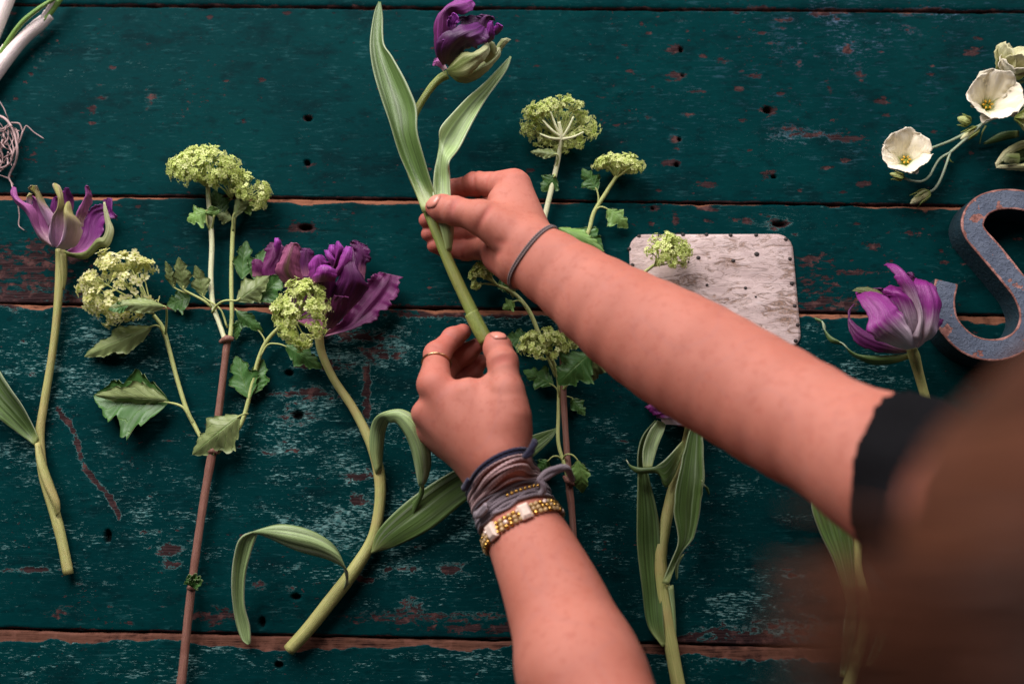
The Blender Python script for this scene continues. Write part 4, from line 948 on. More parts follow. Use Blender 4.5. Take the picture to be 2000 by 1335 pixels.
petals(T, (0, 340, 6.676), [
 ([((850, 1015), (905, 1025)), ((950, 950), (1140, 1005)), ((1040, 780), (1310, 830)), ((1090, 560), (1330, 690)), ((1150, 440), (1400, 590)), ((1300, 395), (1525, 560)), ((1360, 330), (1475, 480)), ((1400, 308), (1465, 318))], 8, 14, -5, 'p_left_purple', dict(jag=.18, ruffle=.08, zm=12)),
 ([((720, 700), (800, 680)), ((660, 470), (785, 450)), ((695, 330), (780, 310)), ((735, 298), (772, 300))], 10, 22, 3, 'p_left_purple', dict()),
 ([((850, 500), (955, 470)), ((845, 330), (965, 330)), ((828, 220), (935, 260)), ((850, 175), (892, 182))], 18, 34, 4, 'p_left_purple', dict(ruffle=.15)),
 ([((670, 940), (700, 935)), ((480, 680), (660, 720)), ((430, 450), (610, 580)), ((415, 300), (550, 450)), ((432, 288), (475, 335))], 12, 24, -4, 'p_left', dict()),
 ([((660, 935), (705, 945)), ((535, 865), (600, 830)), ((445, 700), (515, 690)), ((375, 560), (490, 520)), ((275, 440), (420, 420)), ((175, 330), (300, 360)), ((147, 230), (235, 285)), ((165, 160), (212, 178))], 14, 40, 6, 'p_left', dict(zm=34)),
 ([((355, 380), (412, 415)), ((348, 320), (417, 305)), ((385, 240), (420, 262))], 30, 36, 3, 'p_left_rib', dict()),
 ([((640, 690), (770, 640)), ((560, 520), (700, 530)), ((500, 380), (630, 440)), ((465, 260), (565, 325)), ((370, 195), (525, 235)), ((398, 148), (485, 150))], 18, 38, 6, 'p_left_rib', dict(wrinkle=.1)),
 ([((1010, 700), (1090, 690)), ((980, 575), (1095, 600)), ((1010, 500), (1145, 500)), ((1065, 380), (1195, 365)), ((1118, 280), (1198, 290)), ((1113, 170), (1172, 190)), ((1125, 150), (1147, 156))], 20, 46, 5, 'p_left', dict(ruffle=.12)),
 ([((695, 955), (800, 965)), ((640, 840), (850, 800)), ((648, 720), (850, 660)), ((690, 600), (848, 560)), ((765, 500), (848, 480)), ((780, 350), (842, 400)), ((738, 260), (832, 310)), ((690, 150), (795, 185)), ((702, 118), (742, 125))], 16, 52, 8, 'p_left_rib', dict(zm=44, ruffle=.04)),
 ([((735, 970), (830, 985)), ((790, 900), (1000, 930)), ((830, 760), (1085, 740)), ((842, 600), (1040, 620)), ((850, 480), (955, 510)), ((868, 390), (925, 390)), ((898, 355), (908, 360))], 18, 46, 10, 'p_left_rib', dict(zm=50, ruffle=.03)),
 ([((828, 985), (842, 1055)), ((950, 1030), (965, 1085)), ((1130, 1000), (1130, 1105)), ((1270, 850), (1310, 955)), ((1345, 820), (1415, 945)), ((1385, 700), (1485, 750)), ((1358, 520), (1435, 585)), ((1350, 368), (1372, 362))], 10, 22, 4, 'p_greenish', dict(ruffle=.04, jag=0, name='outer_petal', zm=18))])
# ---- big open magenta purple tulip, three curling leaves
T = thing('tulip', 'dark magenta purple frilled tulip lying flat with three long curling leaves', 'tulip')
tubepx('stem', [(612, 640, 14), (622, 655, 14), (629, 690, 10), (652, 740, 7), (690, 797, 7), (722, 860, 8), (740, 920, 8), (742, 980, 8), (728, 1050, 8), (690, 1115, 8), (640, 1180, 8), (600, 1230, 8), (564, 1269, 7)], [12, 11.5, 10, 9.5, 10.5, 12, 14, 13, 13, 16, 16.5, 16, 15], MT['tstem'], T, n=80, seg=14, wob=.04)
sheet('leaf', [(735, 925, 12, 745, 915, 12, 3), (724, 880, 16, 748, 880, 18, 5), (724, 840, 26, 752, 845, 26, 4), (733, 815, 40, 760, 822, 38, 3), (755, 803, 50, 764, 824, 46, 3), (786, 800, 54, 776, 826, 50, 4), (812, 816, 54, 793, 850, 50, 5), (831, 850, 50, 804, 878, 46, 5), (840, 884, 44, 811, 908, 41, 5), (840, 914, 39, 815, 930, 37, 3), (832, 940, 34, 818, 945, 33, 2), (824, 949, 30, 820, 948, 29, 1)], MT['blade_wax'], T, nu=52, nv=12, wrinkle=.06, thick=.0012, seed=2)
sheet('leaf_tip', [(829, 944, 31, 823, 946, 29, 0), (827, 965, 24, 815, 970, 22, 1), (812, 995, 17, 800, 990, 15, 1), (800, 1022, 12, 793, 1020, 11, 0), (794, 1027, 10, 793, 1027, 10, 0)], MT['blade'], T, nu=20, nv=8, thick=.0010)
sheet('leaf', [(724, 1082, 12, 736, 1076, 10, 1), (738, 1036, 16, 778, 1064, 10, 1), (788, 984, 18, 842, 1032, 12, 0), (852, 938, 20, 905, 982, 14, -1), (915, 904, 20, 958, 945, 15, -1), (975, 876, 18, 1030, 900, 14, -1), (1040, 850, 14, 1075, 860, 10, -1), (1087, 835, 8, 1090, 836, 8, 0)], MT['blade'], T, nu=44, nv=14, wrinkle=.05, thick=.0011, seed=8)
sheet('leaf', [(672, 1150, 12, 682, 1138, 14, 2), (676, 1120, 26, 680, 1135, 18, 3), (655, 1068, 40, 677, 1112, 34, 4), (610, 1036, 48, 640, 1092, 40, 5), (552, 1023, 50, 580, 1075, 44, 5), (506, 1034, 46, 512, 1044, 44, 2), (470, 1050, 40, 500, 1048, 42, -2), (457, 1090, 30, 486, 1090, 34, -5), (453, 1140, 22, 478, 1130, 24, -4), (456, 1185, 14, 477, 1180, 16, -3), (462, 1220, 9, 487, 1220, 10, -2), (472, 1248, 6, 489, 1248, 7, -1), (484, 1258, 5, 489, 1256, 5, 0)], MT['blade_wax'], T, nu=60, nv=14, wrinkle=.05, thick=.0012, seed=4)
petals(T, (480, 440, 5.5625), [
 ([((780, 1150), (850, 1160)), ((560, 980), (880, 960)), ((430, 800), (900, 760)), ((430, 660), (880, 620)), ((560, 560), (760, 540))], 10, 16, -4, 'p_open', dict(ruffle=.06)),
 ([((600, 640), (760, 640)), ((560, 400), (745, 390)), ((575, 280), (735, 290)), ((600, 245), (690, 250))], 8, 14, 3, 'p_open', dict()),
 ([((1150, 620), (1290, 600)), ((1170, 440), (1310, 430)), ((1145, 280), (1365, 340)), ((1140, 185), (1310, 230)), ((1175, 160), (1230, 170))], 10, 18, 3, 'p_open', dict(jag=.22, ruffle=.14)),
 ([((845, 1165), (862, 1205)), ((960, 1095), (1020, 1165)), ((1050, 1020), (1220, 1120)), ((1110, 860), (1430, 1010)), ((1240, 680), (1570, 890)), ((1370, 550), (1660, 740)), ((1450, 505), (1700, 560))], 10, 14, -5, 'p_open_mag', dict(jag=.16, jf=44, ruffle=.12, zm=14, nu=90)),
 ([((300, 700), (420, 680)), ((150, 540), (350, 500)), ((195, 380), (430, 340)), ((215, 260), (430, 235)), ((265, 185), (330, 190))], 10, 18, 5, 'p_open_mag', dict(jag=.2, jf=22)),
 ([((75, 560), (180, 580)), ((70, 450), (210, 480)), ((75, 385), (165, 390)), ((88, 368), (135, 372))], 12, 16, 4, 'p_open_mag', dict()),
 ([((195, 840), (260, 850)), ((280, 880), (410, 930)), ((330, 965), (620, 1060)), ((760, 1140), (850, 1150))], 10, 10, 3, 'p_open_rib', dict()),
 ([((335, 320), (362, 310)), ((308, 230), (385, 195)), ((318, 135), (362, 138))], 20, 26, 3, 'p_open_bright', dict()),
 ([((955, 490), (1005, 475)), ((875, 360), (990, 395)), ((850, 268), (905, 268))], 34, 42, 4, 'p_open_bright', dict(ruffle=.1)),
 ([((920, 420), (1000, 400)), ((900, 300), (990, 330)), ((905, 212), (965, 208))], 28, 36, 4, 'p_open_bright', dict()),
 ([((940, 480), (1010, 420)), ((975, 360), (1040, 330)), ((978, 240), (1068, 265)), ((985, 172), (1015, 172))], 36, 48, 5, 'p_open_bright', dict()),
 ([((870, 1115), (935, 1125)), ((870, 980), (1120, 940)), ((890, 780), (1310, 720)), ((990, 580), (1320, 640)), ((1020, 420), (1250, 500)), ((1055, 280), (1205, 380)), ((1088, 222), (1165, 240))], 16, 44, 9, 'p_open', dict(zm=42, wrinkle=.08)),
 ([((930, 560), (1000, 560)), ((1010, 420), (1120, 430)), ((1060, 290), (1160, 330)), ((1095, 225), (1150, 235))], 46, 54, 4, 'p_open_bright', dict()),
 ([((700, 640), (760, 620)), ((675, 530), (920, 440)), ((695, 400), (890, 385)), ((750, 345), (840, 330)), ((790, 322), (815, 320))], 34, 44, 5, 'p_open_bright', dict(jag=.12)),
 ([((860, 1110), (900, 1115)), ((760, 860), (930, 860)), ((705, 690), (985, 640)), ((735, 520), (982, 550)), ((795, 452), (965, 485)), ((840, 428), (905, 440))], 20, 58, 9, 'p_open', dict(zm=48)),
 ([((720, 640), (960, 610)), ((740, 540), (982, 550)), ((795, 455), (968, 490)), ((840, 426), (905, 438))], 55, 61, 8, 'p_open_bright', dict()),
 ([((470, 680), (660, 650)), ((315, 500), (625, 550)), ((395, 350), (585, 405)), ((428, 240), (598, 245)), ((490, 188), (555, 190))], 24, 44, 8, 'p_open_rib', dict(wrinkle=.08)),
 ([((880, 1120), (930, 1120)), ((880, 1000), (1090, 960)), ((900, 860), (1130, 850)), ((960, 760), (1120, 780))], 30, 56, 6, 'p_open_mag', dict(ruffle=.02, jag=0))])
# ---- half open orchid purple and white tulip against the letter
T = thing('tulip', 'plump orchid purple tulip with white base leaning against the painted letter', 'tulip')
tubepx('stem', [(1779, 676, 30), (1785, 695, 24), (1793, 725, 14), (1804, 765, 8), (1815, 805, 7), (1824, 860, 7), (1832, 930, 7), (1836, 990, 6)], [11, 14, 12, 11, 11, 12, 13, 13], MT['tstem'], T, n=44, seg=14, wob=.05)
sheet('outer_leaf', [(1774, 690, 22, 1774, 700, 18, 1), (1745, 693, 16, 1745, 709, 12, 2), (1710, 695, 14, 1707, 712, 8, 3), (1675, 692, 14, 1677, 701, 9, 2), (1655, 680, 14, 1660, 690, 9, 2), (1641, 668, 12, 1648, 675, 8, 2), (1622, 656, 9, 1622, 668, 7, 2), (1608, 640, 8, 1612, 650, 6, 1), (1604, 626, 7, 1610, 634, 6, 1), (1590, 619, 5, 1592, 624, 5, 0)], MT['blade'], T, nu=40, nv=8, wrinkle=.1, thick=.0011)
petals(T, (1640, 500, 6.068), [
 ([((790, 1090), (845, 1135)), ((640, 1050), (640, 1150)), ((380, 940), (400, 1120)), ((190, 800), (200, 1040)), ((90, 680), (120, 880)), ((165, 560), (95, 720))], 20, 14, 6, 'p_right_dark', dict(zm=18)),
 ([((600, 700), (800, 700)), ((400, 480), (620, 480)), ((385, 395), (530, 390)), ((420, 388), (500, 385))], 24, 34, 3, 'p_right_dark', dict()),
 ([((820, 340), (900, 320)), ((795, 230), (890, 260)), ((800, 190), (870, 190))], 30, 34, 3, 'p_right_dark', dict(ruffle=.2)),
 ([((840, 1100), (930, 1085)), ((690, 820), (970, 820)), ((560, 520), (930, 580)), ((520, 410), (820, 460)), ((590, 343), (730, 380))], 32, 54, 8, 'p_right', dict(zm=56)),
 ([((930, 1085), (992, 1025)), ((910, 820), (1120, 930)), ((890, 580), (1190, 650)), ((860, 330), (1140, 400)), ((900, 268), (1020, 290))], 34, 46, 9, 'p_right', dict(zm=54)),
 ([((1030, 990), (1110, 930)), ((1100, 800), (1190, 830)), ((1185, 738), (1232, 752))], 40, 44, 3, 'p_right', dict()),
 ([((850, 980), (960, 1000)), ((890, 700), (980, 760)), ((770, 440), (950, 570)), ((670, 300), (880, 355)), ((628, 200), (785, 195)), ((565, 125), (665, 103)), ((522, 112), (560, 83))], 44, 50, 7, 'p_right', dict(zm=64, ruffle=.06)),
 ([((800, 1110), (885, 1085)), ((620, 1065), (860, 900)), ((455, 990), (780, 770)), ((345, 880), (680, 650)), ((330, 700), (590, 545)), ((225, 520), (410, 408)), ((185, 432), (205, 418))], 34, 40, 9, 'p_right', dict(zm=60)),
 ([((540, 570), (600, 545)), ((420, 500), (490, 430)), ((300, 450), (345, 368)), ((145, 412), (205, 375))], 56, 46, 2, 'p_right_green', dict()),
 ([((440, 700), (480, 650)), ((340, 650), (385, 575)), ((220, 520), (275, 495))], 54, 46, 2, 'p_right_green', dict())])
# ---- tulip half hidden below the bare arm
T = thing('tulip', 'dark purple tulip mostly hidden under the arm, its folded green leaves spread below', 'tulip')
tubepx('stem', [(1352, 790, 14), (1348, 830, 11), (1337, 880, 8), (1316, 950, 7), (1298, 1030, 7), (1290, 1090, 8), (1295, 1150, 8), (1304, 1220, 8), (1316, 1290, 8), (1328, 1355, 8)], [12, 12, 12.5, 13, 14, 15, 17, 16, 16, 16], MT['tstem'], T, n=60, seg=14, wob=.05)
TR = (1150, 740, 2.243)
def crop(rows, tr): return [(tr[0]+r[0]/tr[2], tr[1]+r[1]/tr[2], r[2], tr[0]+r[3]/tr[2], tr[1]+r[4]/tr[2], r[5], r[6]) for r in rows]
sheet('leaf', crop([(322, 1172, 10, 338, 1165, 10, 0), (258, 1075, 12, 328, 1090, 14, -3), (236, 920, 16, 318, 905, 12, -5), (215, 740, 20, 312, 720, 12, -6), (214, 580, 24, 300, 590, 12, -6), (217, 440, 24, 266, 440, 14, -4), (216, 330, 22, 250, 350, 16, -3), (236, 250, 18, 280, 240, 12, -2), (290, 180, 12, 320, 195, 10, 0)], TR), MT['blade_dark'], T, nu=50, nv=12, wrinkle=.06, thick=.0011, seed=11)
sheet('leaf', crop([(238, 392, 26, 275, 392, 24, 0), (238, 310, 26, 300, 300, 22, -3), (262, 235, 24, 328, 230, 20, -3), (300, 180, 20, 340, 195, 16, 0)], TR), MT['blade_wax'], T, nu=20, nv=10, thick=.001)
sheet('leaf', crop([(322, 890, 16, 348, 902, 16, 1), (352, 822, 20, 402, 765, 20, -3), (396, 705, 26, 458, 690, 24, -7), (380, 570, 30, 492, 525, 30, -10), (392, 430, 30, 503, 440, 32, -10), (420, 300, 26, 500, 320, 26, -8), (455, 190, 20, 490, 200, 20, -4)], TR), MT['blade'], T, nu=44, nv=14, wrinkle=.08, ruffle=.05, thick=.0011, seed=13)
sheet('leaf', crop([(410, 270, 18, 425, 300, 18, 0), (338, 350, 24, 346, 470, 16, -3), (282, 385, 30, 300, 412, 26, 2), (222, 388, 30, 225, 412, 28, 2), (180, 375, 26, 190, 395, 26, 1), (163, 352, 24, 170, 362, 24, 0)], TR), MT['blade'], T, nu=34, nv=8, thick=.0011, seed=17)
sheet('leaf_tip', crop([(492, 440, 32, 500, 470, 30, 0), (508, 470, 28, 520, 475, 27, 1), (524, 506, 22, 528, 503, 22, 0)], TR), MT['blade'], T, nu=10, nv=6, thick=.001)
sheet('leaf_sheath', crop([(345, 905, 14, 368, 900, 10, 2), (362, 1000, 12, 376, 1000, 9, 2), (372, 1090, 10, 380, 1090, 8, 1), (376, 1150, 8, 380, 1150, 8, 0)], TR), MT['blade_wax'], T, nu=16, nv=8, thick=.0011)
sheet('leaf_tip', crop([(395, 780, 16, 415, 765, 16, 1), (380, 820, 14, 392, 815, 14, 1), (383, 878, 10, 388, 876, 10, 0)], TR), MT['blade_wax'], T, nu=12, nv=6, thick=.001)
petals(T, None, [
 ([((1320, 830), (1375, 825)), ((1290, 810), (1400, 790)), ((1262, 780), (1420, 740)), ((1255, 760), (1430, 700))], 12, 12, -6, 'p_dark', dict()),
 ([((1325, 832), (1360, 832)), ((1300, 815), (1370, 800)), ((1275, 790), (1375, 750)), ((1270, 770), (1370, 715))], 16, 34, 6, 'p_open', dict()),
 ([((1300, 828), (1345, 832)), ((1280, 812), (1350, 805)), ((1258, 795), (1320, 760))], 20, 24, 5, 'p_right', dict()),
 ([((1350, 830), (1385, 820)), ((1350, 790), (1410, 780)), ((1360, 730), (1420, 720))], 18, 36, 6, 'p_open', dict())])
# ---- tulip under the hair at the table edge
T = thing('tulip', 'tulip stalk and leaves seen dimly behind the falling hair', 'tulip')
tubepx('stem', [(1690, 900, 8), (1682, 1000, 8), (1672, 1100, 8), (1690, 1180, 8), (1680, 1250, 8), (1662, 1320, 8), (1655, 1345, 8)], [12, 12, 13, 14, 15, 14, 14], MT['tstem'], T, n=40, seg=12)
sheet('leaf', [(1655, 1180, 10, 1672, 1180, 10, 0), (1630, 1100, 14, 1668, 1090, 12, -4), (1602, 1040, 18, 1662, 1030, 14, -6), (1585, 985, 20, 1652, 985, 14, -5), (1590, 930, 18, 1640, 930, 12, -3), (1610, 880, 12, 1620, 880, 12, 0)], MT['blade'], T, nu=34, nv=12, thick=.0011)
sheet('leaf', [(1752, 1122, 16, 1756, 1118, 16, 0), (1722, 1068, 20, 1742, 1062, 18, 2), (1692, 1035, 22, 1736, 1030, 18, 2), (1680, 990, 20, 1730, 990, 16, 0), (1690, 940, 14, 1710, 940, 12, 0)], MT['blade_wax'], T, nu=26, nv=10, thick=.0011)
sheet('leaf', [(1640, 1320, 8, 1648, 1322, 8, 0), (1645, 1270, 12, 1664, 1275, 10, -2), (1648, 1220, 14, 1672, 1225, 12, -3), (1656, 1170, 14, 1676, 1180, 12, -2)], MT['blade_wax'], T, nu=20, nv=8, thick=.0011)
sheet('leaf', [(1690, 1300, 8, 1700, 1300, 8, 0), (1706, 1260, 12, 1722, 1268, 10, -2), (1722, 1215, 12, 1738, 1225, 10, -2), (1745, 1180, 9, 1750, 1184, 9, 0)], MT['blade_wax'], T, nu=20, nv=8, thick=.0011)
# ---------------------------------------------------------------- snowball sprays
def floret_mesh(seed, s=1.0):
    r = np.random.default_rng(seed); V, F, U = [], [], []; n = 0
    for k in range(5):
        a = 2*pi*k/5+r.normal(0, .10); ln = .0030*s*r.uniform(.85, 1.15); w_ = ln*.36
        d = np.array([cos(a), sin(a), 0]); t = np.array([-sin(a), cos(a), 0]); up = np.array([0, 0, 1.])
        cup = r.uniform(-.25, .5)
        rows = [(.12, .25, .0), (.5, .95, .10), (.85, 1.0, .18), (1.06, .5, .12)]
        pts = []
        for (x, wd, h) in rows:
            for y in (-1, 0, 1): pts.append(d*ln*x+t*w_*wd*y+up*ln*(h*cup*3+(.10 if y else -.03)*(x)))
        V += pts; U += [(x, y*.5, 0) for (x, wd, h) in rows for y in (-1, 0, 1)]
        for i in range(3):
            for j in range(2): F.append((n+i*3+j, n+i*3+j+1, n+(i+1)*3+j+1, n+(i+1)*3+j))
        n += 12
    # small green throat
    m = 6
    for i, (rr, h) in enumerate(((.0007, -.0006), (.0006, .0006))):
        for j in range(m): V.append(np.array([cos(2*pi*j/m)*rr*s, sin(2*pi*j/m)*rr*s, h*s])); U.append((0, 0, 0))
    for j in range(m): F.append((n+j, n+(j+1) % m, n+m+(j+1) % m, n+m+j))
    F.append(tuple(n+m+j for j in range(m)))
    return np.array(V), F, np.array(U)
FL = [floret_mesh(k) for k in range(6)]
FLM = {}
def basis(n):
    n = nrm(n); a = nrm(np.cross(n, [.3, .9, .2] if abs(n[1]) < .9 else [1, 0, 0])); return np.stack([a, np.cross(n, a), n], 1)
def flower_head(parent, px, py, z, rx, ry, rz, hub, axis, cover, nfl, seed, size=1.0, single=False, key='floret', squash_noise=.16):
    """rounded cluster: ellipsoid radii in px (rx along picture x, ry along picture y, rz towards the eye); hub = (px,py,z) where the stalks meet"""
    r = np.random.default_rng(seed); c = P(px, py, z*1e-3); m = pxm(z*1e-3)
    R = np.array([rx, ry, rz])*m*1.12; hubp = P(hub[0], hub[1], hub[2]*1e-3); axis = nrm(axis)
    g = Geo(); gs = Geo(); pts = []
    nfl = int(nfl*(1.0 if single else 1.35)); ncl = max(8, nfl//14)
    i = np.arange(ncl*3); zz = 1-2*(i+.5)/len(i); th = i*2.399963+seed
    S = np.stack([np.sqrt(1-zz**2)*np.cos(th), np.sqrt(1-zz**2)*np.sin(th), zz], 1)
    S = S[(S@axis) > cover]; S = S[r.permutation(len(S))[:ncl]]; ncl = len(S)
    cen = [(c+s*R*r.uniform(.66, .84), s) for s in S]; rc = float(np.mean(R))*.40
    for q in range(nfl):
        cc, s = cen[q % ncl]; d = nrm(s*.75+r.normal(0, .62, 3)); q_ = cc+d*rc*r.uniform(.55, 1.05)*np.clip(R/np.mean(R), .7, 1.3)
        pts.append((q_, nrm(d+s*.4+r.normal(0, .30, 3))))
    # stalks: hub -> nodes -> florets
    nodes = [hubp+(cc-hubp)*.86 for cc, s in cen]
    for nd in nodes: gs.add(*tube_geo([hubp, (hubp+nd)/2+axis*.002+r.normal(0, .0008, 3), nd], [.0008, .0006, .0005], n=6, seg=5))
    for (q, n_) in pts:
        nd = nodes[int(np.argmin([np.linalg.norm(q-x) for x in nodes]))]
        gs.add(*tube_geo([nd, (nd*.4+q*.6)+r.normal(0, .0008, 3), q-n_*.0004], [.00036, .00028, .00028], n=4, seg=4))
    head = gs.build('flower_head', MT['vstem'], parent)
    if single:
        for j, (q, n_) in enumerate(pts):
            v_ = int(r.integers(6))
            if (v_, key) not in FLM:
                v, f, u = FL[v_]; o = mk('floret', v, f, MT[key], head, u); FLM[(v_, key)] = o
            else: o = FLM[(v_, key)].copy(); COL.objects.link(o); o.parent = head
            B = basis(n_); B = B@np.array([[cos(j), -sin(j), 0], [sin(j), cos(j), 0], [0, 0, 1]]); sc = size*r.uniform(.85, 1.2)
            o.location = q
            from mathutils import Matrix
            o.rotation_euler = Matrix(B.tolist()).to_euler(); o.scale = (sc, sc, sc)
    else:
        for j, (q, n_) in enumerate(pts):
            v, f, u = FL[int(r.integers(6))]; B = basis(n_); a = r.uniform(0, 6); B = B@np.array([[cos(a), -sin(a), 0], [sin(a), cos(a), 0], [0, 0, 1]])
            u = u.copy(); u[:, 2] = r.uniform(); g.add((v*size*r.uniform(.8, 1.2))@B.T+q, f, u)
        o = g.build('florets', MT[key], head); o['kind'] = 'stuff'
    return head
def vleaf(parent, base, tip, wl, wr, key='vleaf', fold=0.0, droop=0.0, lobes=.35, teeth=7, seed=0, name='leaf', pet=None, petw=2.2, roll=0.0, pinch=0.0):
    """toothed, slightly lobed leaf: base/tip = (px,py,z mm); wl,wr half widths in px; fold lifts (mm) the edges; pet = stalk root"""
    r = np.random.default_rng(seed+100); a = P(base[0], base[1], base[2]*1e-3); b = P(tip[0], tip[1], tip[2]*1e-3); m = pxm()
    n = 40; t = np.linspace(0, 1, n); ax = b-a; d = nrm(ax); side = nrm(np.cross(d, [0, 0, 1])); up = np.cross(side, d)
    prof = np.interp(t, [0, .03, .12, .28, .42, .55, .68, .82, .93, 1], [.04, .30, .72, 1.0, .92, .80, .66, .42, .20, .015])
    lob = 1+lobes*(np.exp(-((t-.36)/.10)**2)-.75*np.exp(-((t-.52)/.06)**2)+.35*np.exp(-((t-.68)/.07)**2)-.35*np.exp(-((t-.80)/.05)**2))
    L, M, R = [], [], []
    for i in range(n):
        c = a+ax*t[i]+up*1e-3*(4*droop*t[i]*(1-t[i]))+side*.02*np.linalg.norm(ax)*sin(3*t[i]+seed)
        wv = []
        for s, wd in ((-1, wl), (1, wr)):
            ph = (t[i]*teeth+.17*seed+.3*(s > 0)) % 1.0
            tooth = 1+.20*(ph-.5)*(t[i] > .1)*(t[i] < .97)
            fw = .10*np.linalg.norm(ax)*prof[i]
            lift = fold*1e-3*prof[i]*(1 if s < 0 else 1)+roll*1e-3*s*prof[i]+1e-3*1.3*sin(9*t[i]+s+seed)*prof[i]
            e = c+side*s*wd*m*prof[i]*lob[i]*tooth+d*fw+up*lift
            e[2] = max(e[2], .0008); wv.append(e)
        c = c.copy(); c[2] = max(c[2], .0008)
        L.append(wv[0]); M.append(c); R.append(wv[1])
    # straight halves hinged at the midrib: build rows with linear interpolation on each half
    L, M, R = map(np.array, (L, M, R)); nv = 9; v = np.linspace(-1, 1, nv); S = np.zeros((n, nv, 3))
    for j, x in enumerate(v):
        S[:, j] = M+(R-M)*x if x > 0 else M+(L-M)*(-x)
        S[:, j] += up*(.0009*np.sin(t*36-abs(x)*7)*abs(x)*prof)[:, None]
        S[:, j] += up*(-1e-3*pinch*prof*abs(x)*(1-abs(x))*4)[:, None]
    du = np.gradient(S, axis=0); dv = np.gradient(S, axis=1); nn = np.cross(du, dv); nn /= np.linalg.norm(nn, axis=2)[..., None]+1e-12
    if nn[..., 2].mean() < 0: nn = -nn
    th = .00025; top = S+nn*th; bot = S-nn*th; o = n*nv
    V = np.vstack([top.reshape(-1, 3), bot.reshape(-1, 3)]); U_, V_ = np.meshgrid(t, v, indexing='ij')
    uv = np.stack([np.tile(U_.ravel(), 2), np.tile(V_.ravel(), 2), np.repeat([0., 1.], o)], 1)
    F = []
    for i in range(n-1):
        for j in range(nv-1):
            q = (i*nv+j, (i+1)*nv+j, (i+1)*nv+j+1, i*nv+j+1)
            F.append(q[::-1]); F.append(tuple(x+o for x in q))
    ring = [i*nv for i in range(n)]+[(n-1)*nv+j for j in range(1, nv)]+[i*nv+nv-1 for i in range(n-2, -1, -1)]+list(range(nv-2, 0, -1))
    for k in range(len(ring)): F.append((ring[k], ring[k]+o, ring[(k+1) % len(ring)]+o, ring[(k+1) % len(ring)]))
    lf = mk(name, V, F, MT[key], parent, uv)
    if pet:
        q = [P(p_[0], p_[1], p_[2]*1e-3) for p_ in pet]+[a, a+d*np.linalg.norm(ax)*.12]
        tube('leaf_stalk', q, np.linspace(petw, petw*.6, len(q))*m, MT['vstem'], lf, n=16, seg=8)
    return lf
Vb = thing('snowball_branch', 'snowball shrub branch on a long bare reddish stalk with lime and cream clusters', 'flower branch')
tubepx('woody_stalk', [(350, 1360, 9), (357, 1310, 9), (366, 1220, 9), (375, 1140, 9), (388, 1045, 9), (401, 960, 9), (415, 882, 10), (424, 830, 9), (433, 760, 9), (441, 690, 9), (444, 664, 9)], [11, 10.5, 10, 9.5, 9.5, 9.5, 11, 9, 9, 8.5, 9.5], MT['bark'], Vb, n=90, seg=12, wob=.10)
for nodepts in ([(405, 884, 11), (415, 879, 13), (426, 884, 11)], [(430, 668, 11), (443, 661, 13), (456, 662, 11)], [(368, 1148, 10), (375, 1146, 12), (383, 1148, 10)]):
    tubepx('node', nodepts, [4, 7.5, 4], MT['bark'], Vb, n=10, seg=8)
for k, (bx, by, tx, ty) in enumerate(((374, 1143, 370, 1120), (378, 1142, 392, 1124), (376, 1146, 384, 1118), (378, 1146, 396, 1132))):
    vleaf(Vb, (bx, by, 17), (tx, ty, 20+2*k), 9, 9, 'vleaf', fold=2, lobes=.2, teeth=3, seed=k, name='bud_leaf')
tubepx('shoot', [(441, 668, 10), (428, 630, 9), (416, 595, 8), (412, 540, 8), (414, 480, 9), (411, 430, 11), (407, 385, 14), (406, 355, 16)], [5.5, 5.5, 6, 6, 6, 6, 5.5, 5], MT['vstem_white'], Vb, n=50, seg=10, wob=.06)
tubepx('shoot', [(449, 664, 10), (453, 620, 8), (452, 560, 7), (453, 500, 7), (456, 440, 8), (463, 405, 10), (476, 380, 12)], [5, 5, 5, 5, 5, 4.5, 4], MT['vstem'], Vb, n=40, seg=10, wob=.06)
tubepx('shoot', [(412, 884, 10), (395, 858, 9), (380, 830, 8), (365, 800, 7), (346, 740, 7), (330, 680, 8), (318, 640, 10), (300, 615, 14)], [4.5, 4.5, 5, 5, 5, 5, 5, 4.5], MT['vstem'], Vb, n=50, seg=10, wob=.06)
tubepx('shoot', [(424, 884, 10), (440, 868, 9), (458, 848, 8), (476, 815, 8), (492, 755, 8), (504, 705, 9), (520, 668, 11), (545, 640, 16), (570, 622, 22)], [5, 5, 5, 5, 5, 5, 5, 4.5, 4], MT['vstem'], Vb, n=50, seg=10, wob=.06)
flower_head(Vb, 402, 334, 24, 64, 42, 34, (406, 366, 18), (0, .75, .5), -.15, 420, 1, .66)
flower_head(Vb, 444, 356, 20, 30, 30, 30, (452, 388, 14), (.2, .7, .5), -.15, 170, 2, .66)
flower_head(Vb, 494, 378, 16, 30, 32, 28, (474, 400, 12), (.5, .5, .5), -.35, 150, 3, .64)
hd3 = flower_head(Vb, 241, 560, 26, 70, 60, 44, (300, 612, 16), (-.15, .25, .8), -.45, 285, 4, 1.12, True, 'floret_cream')
flower_head(Vb, 589, 612, 50, 46, 58, 24, (575, 625, 34), (.05, .1, .9), -.15, 330, 5, .80)
vleaf(Vb, (330, 786, 10), (184, 770, 6), 62, 40, 'vleaf', fold=7, lobes=.35, teeth=9, seed=1, pet=[(380, 830, 8), (362, 800, 11), (348, 790, 12)], petw=3)
vleaf(Vb, (326, 783, 16), (186, 768, 14), 12, 26, 'vleaf_under', fold=-3, lobes=.25, teeth=8, seed=2, roll=4)
vleaf(Vb, (468, 812, 22), (376, 886, 8), 34, 30, 'vleaf_under', fold=-6, lobes=.3, teeth=8, seed=3, droop=5, pet=[(484, 808, 10), (478, 808, 16)])
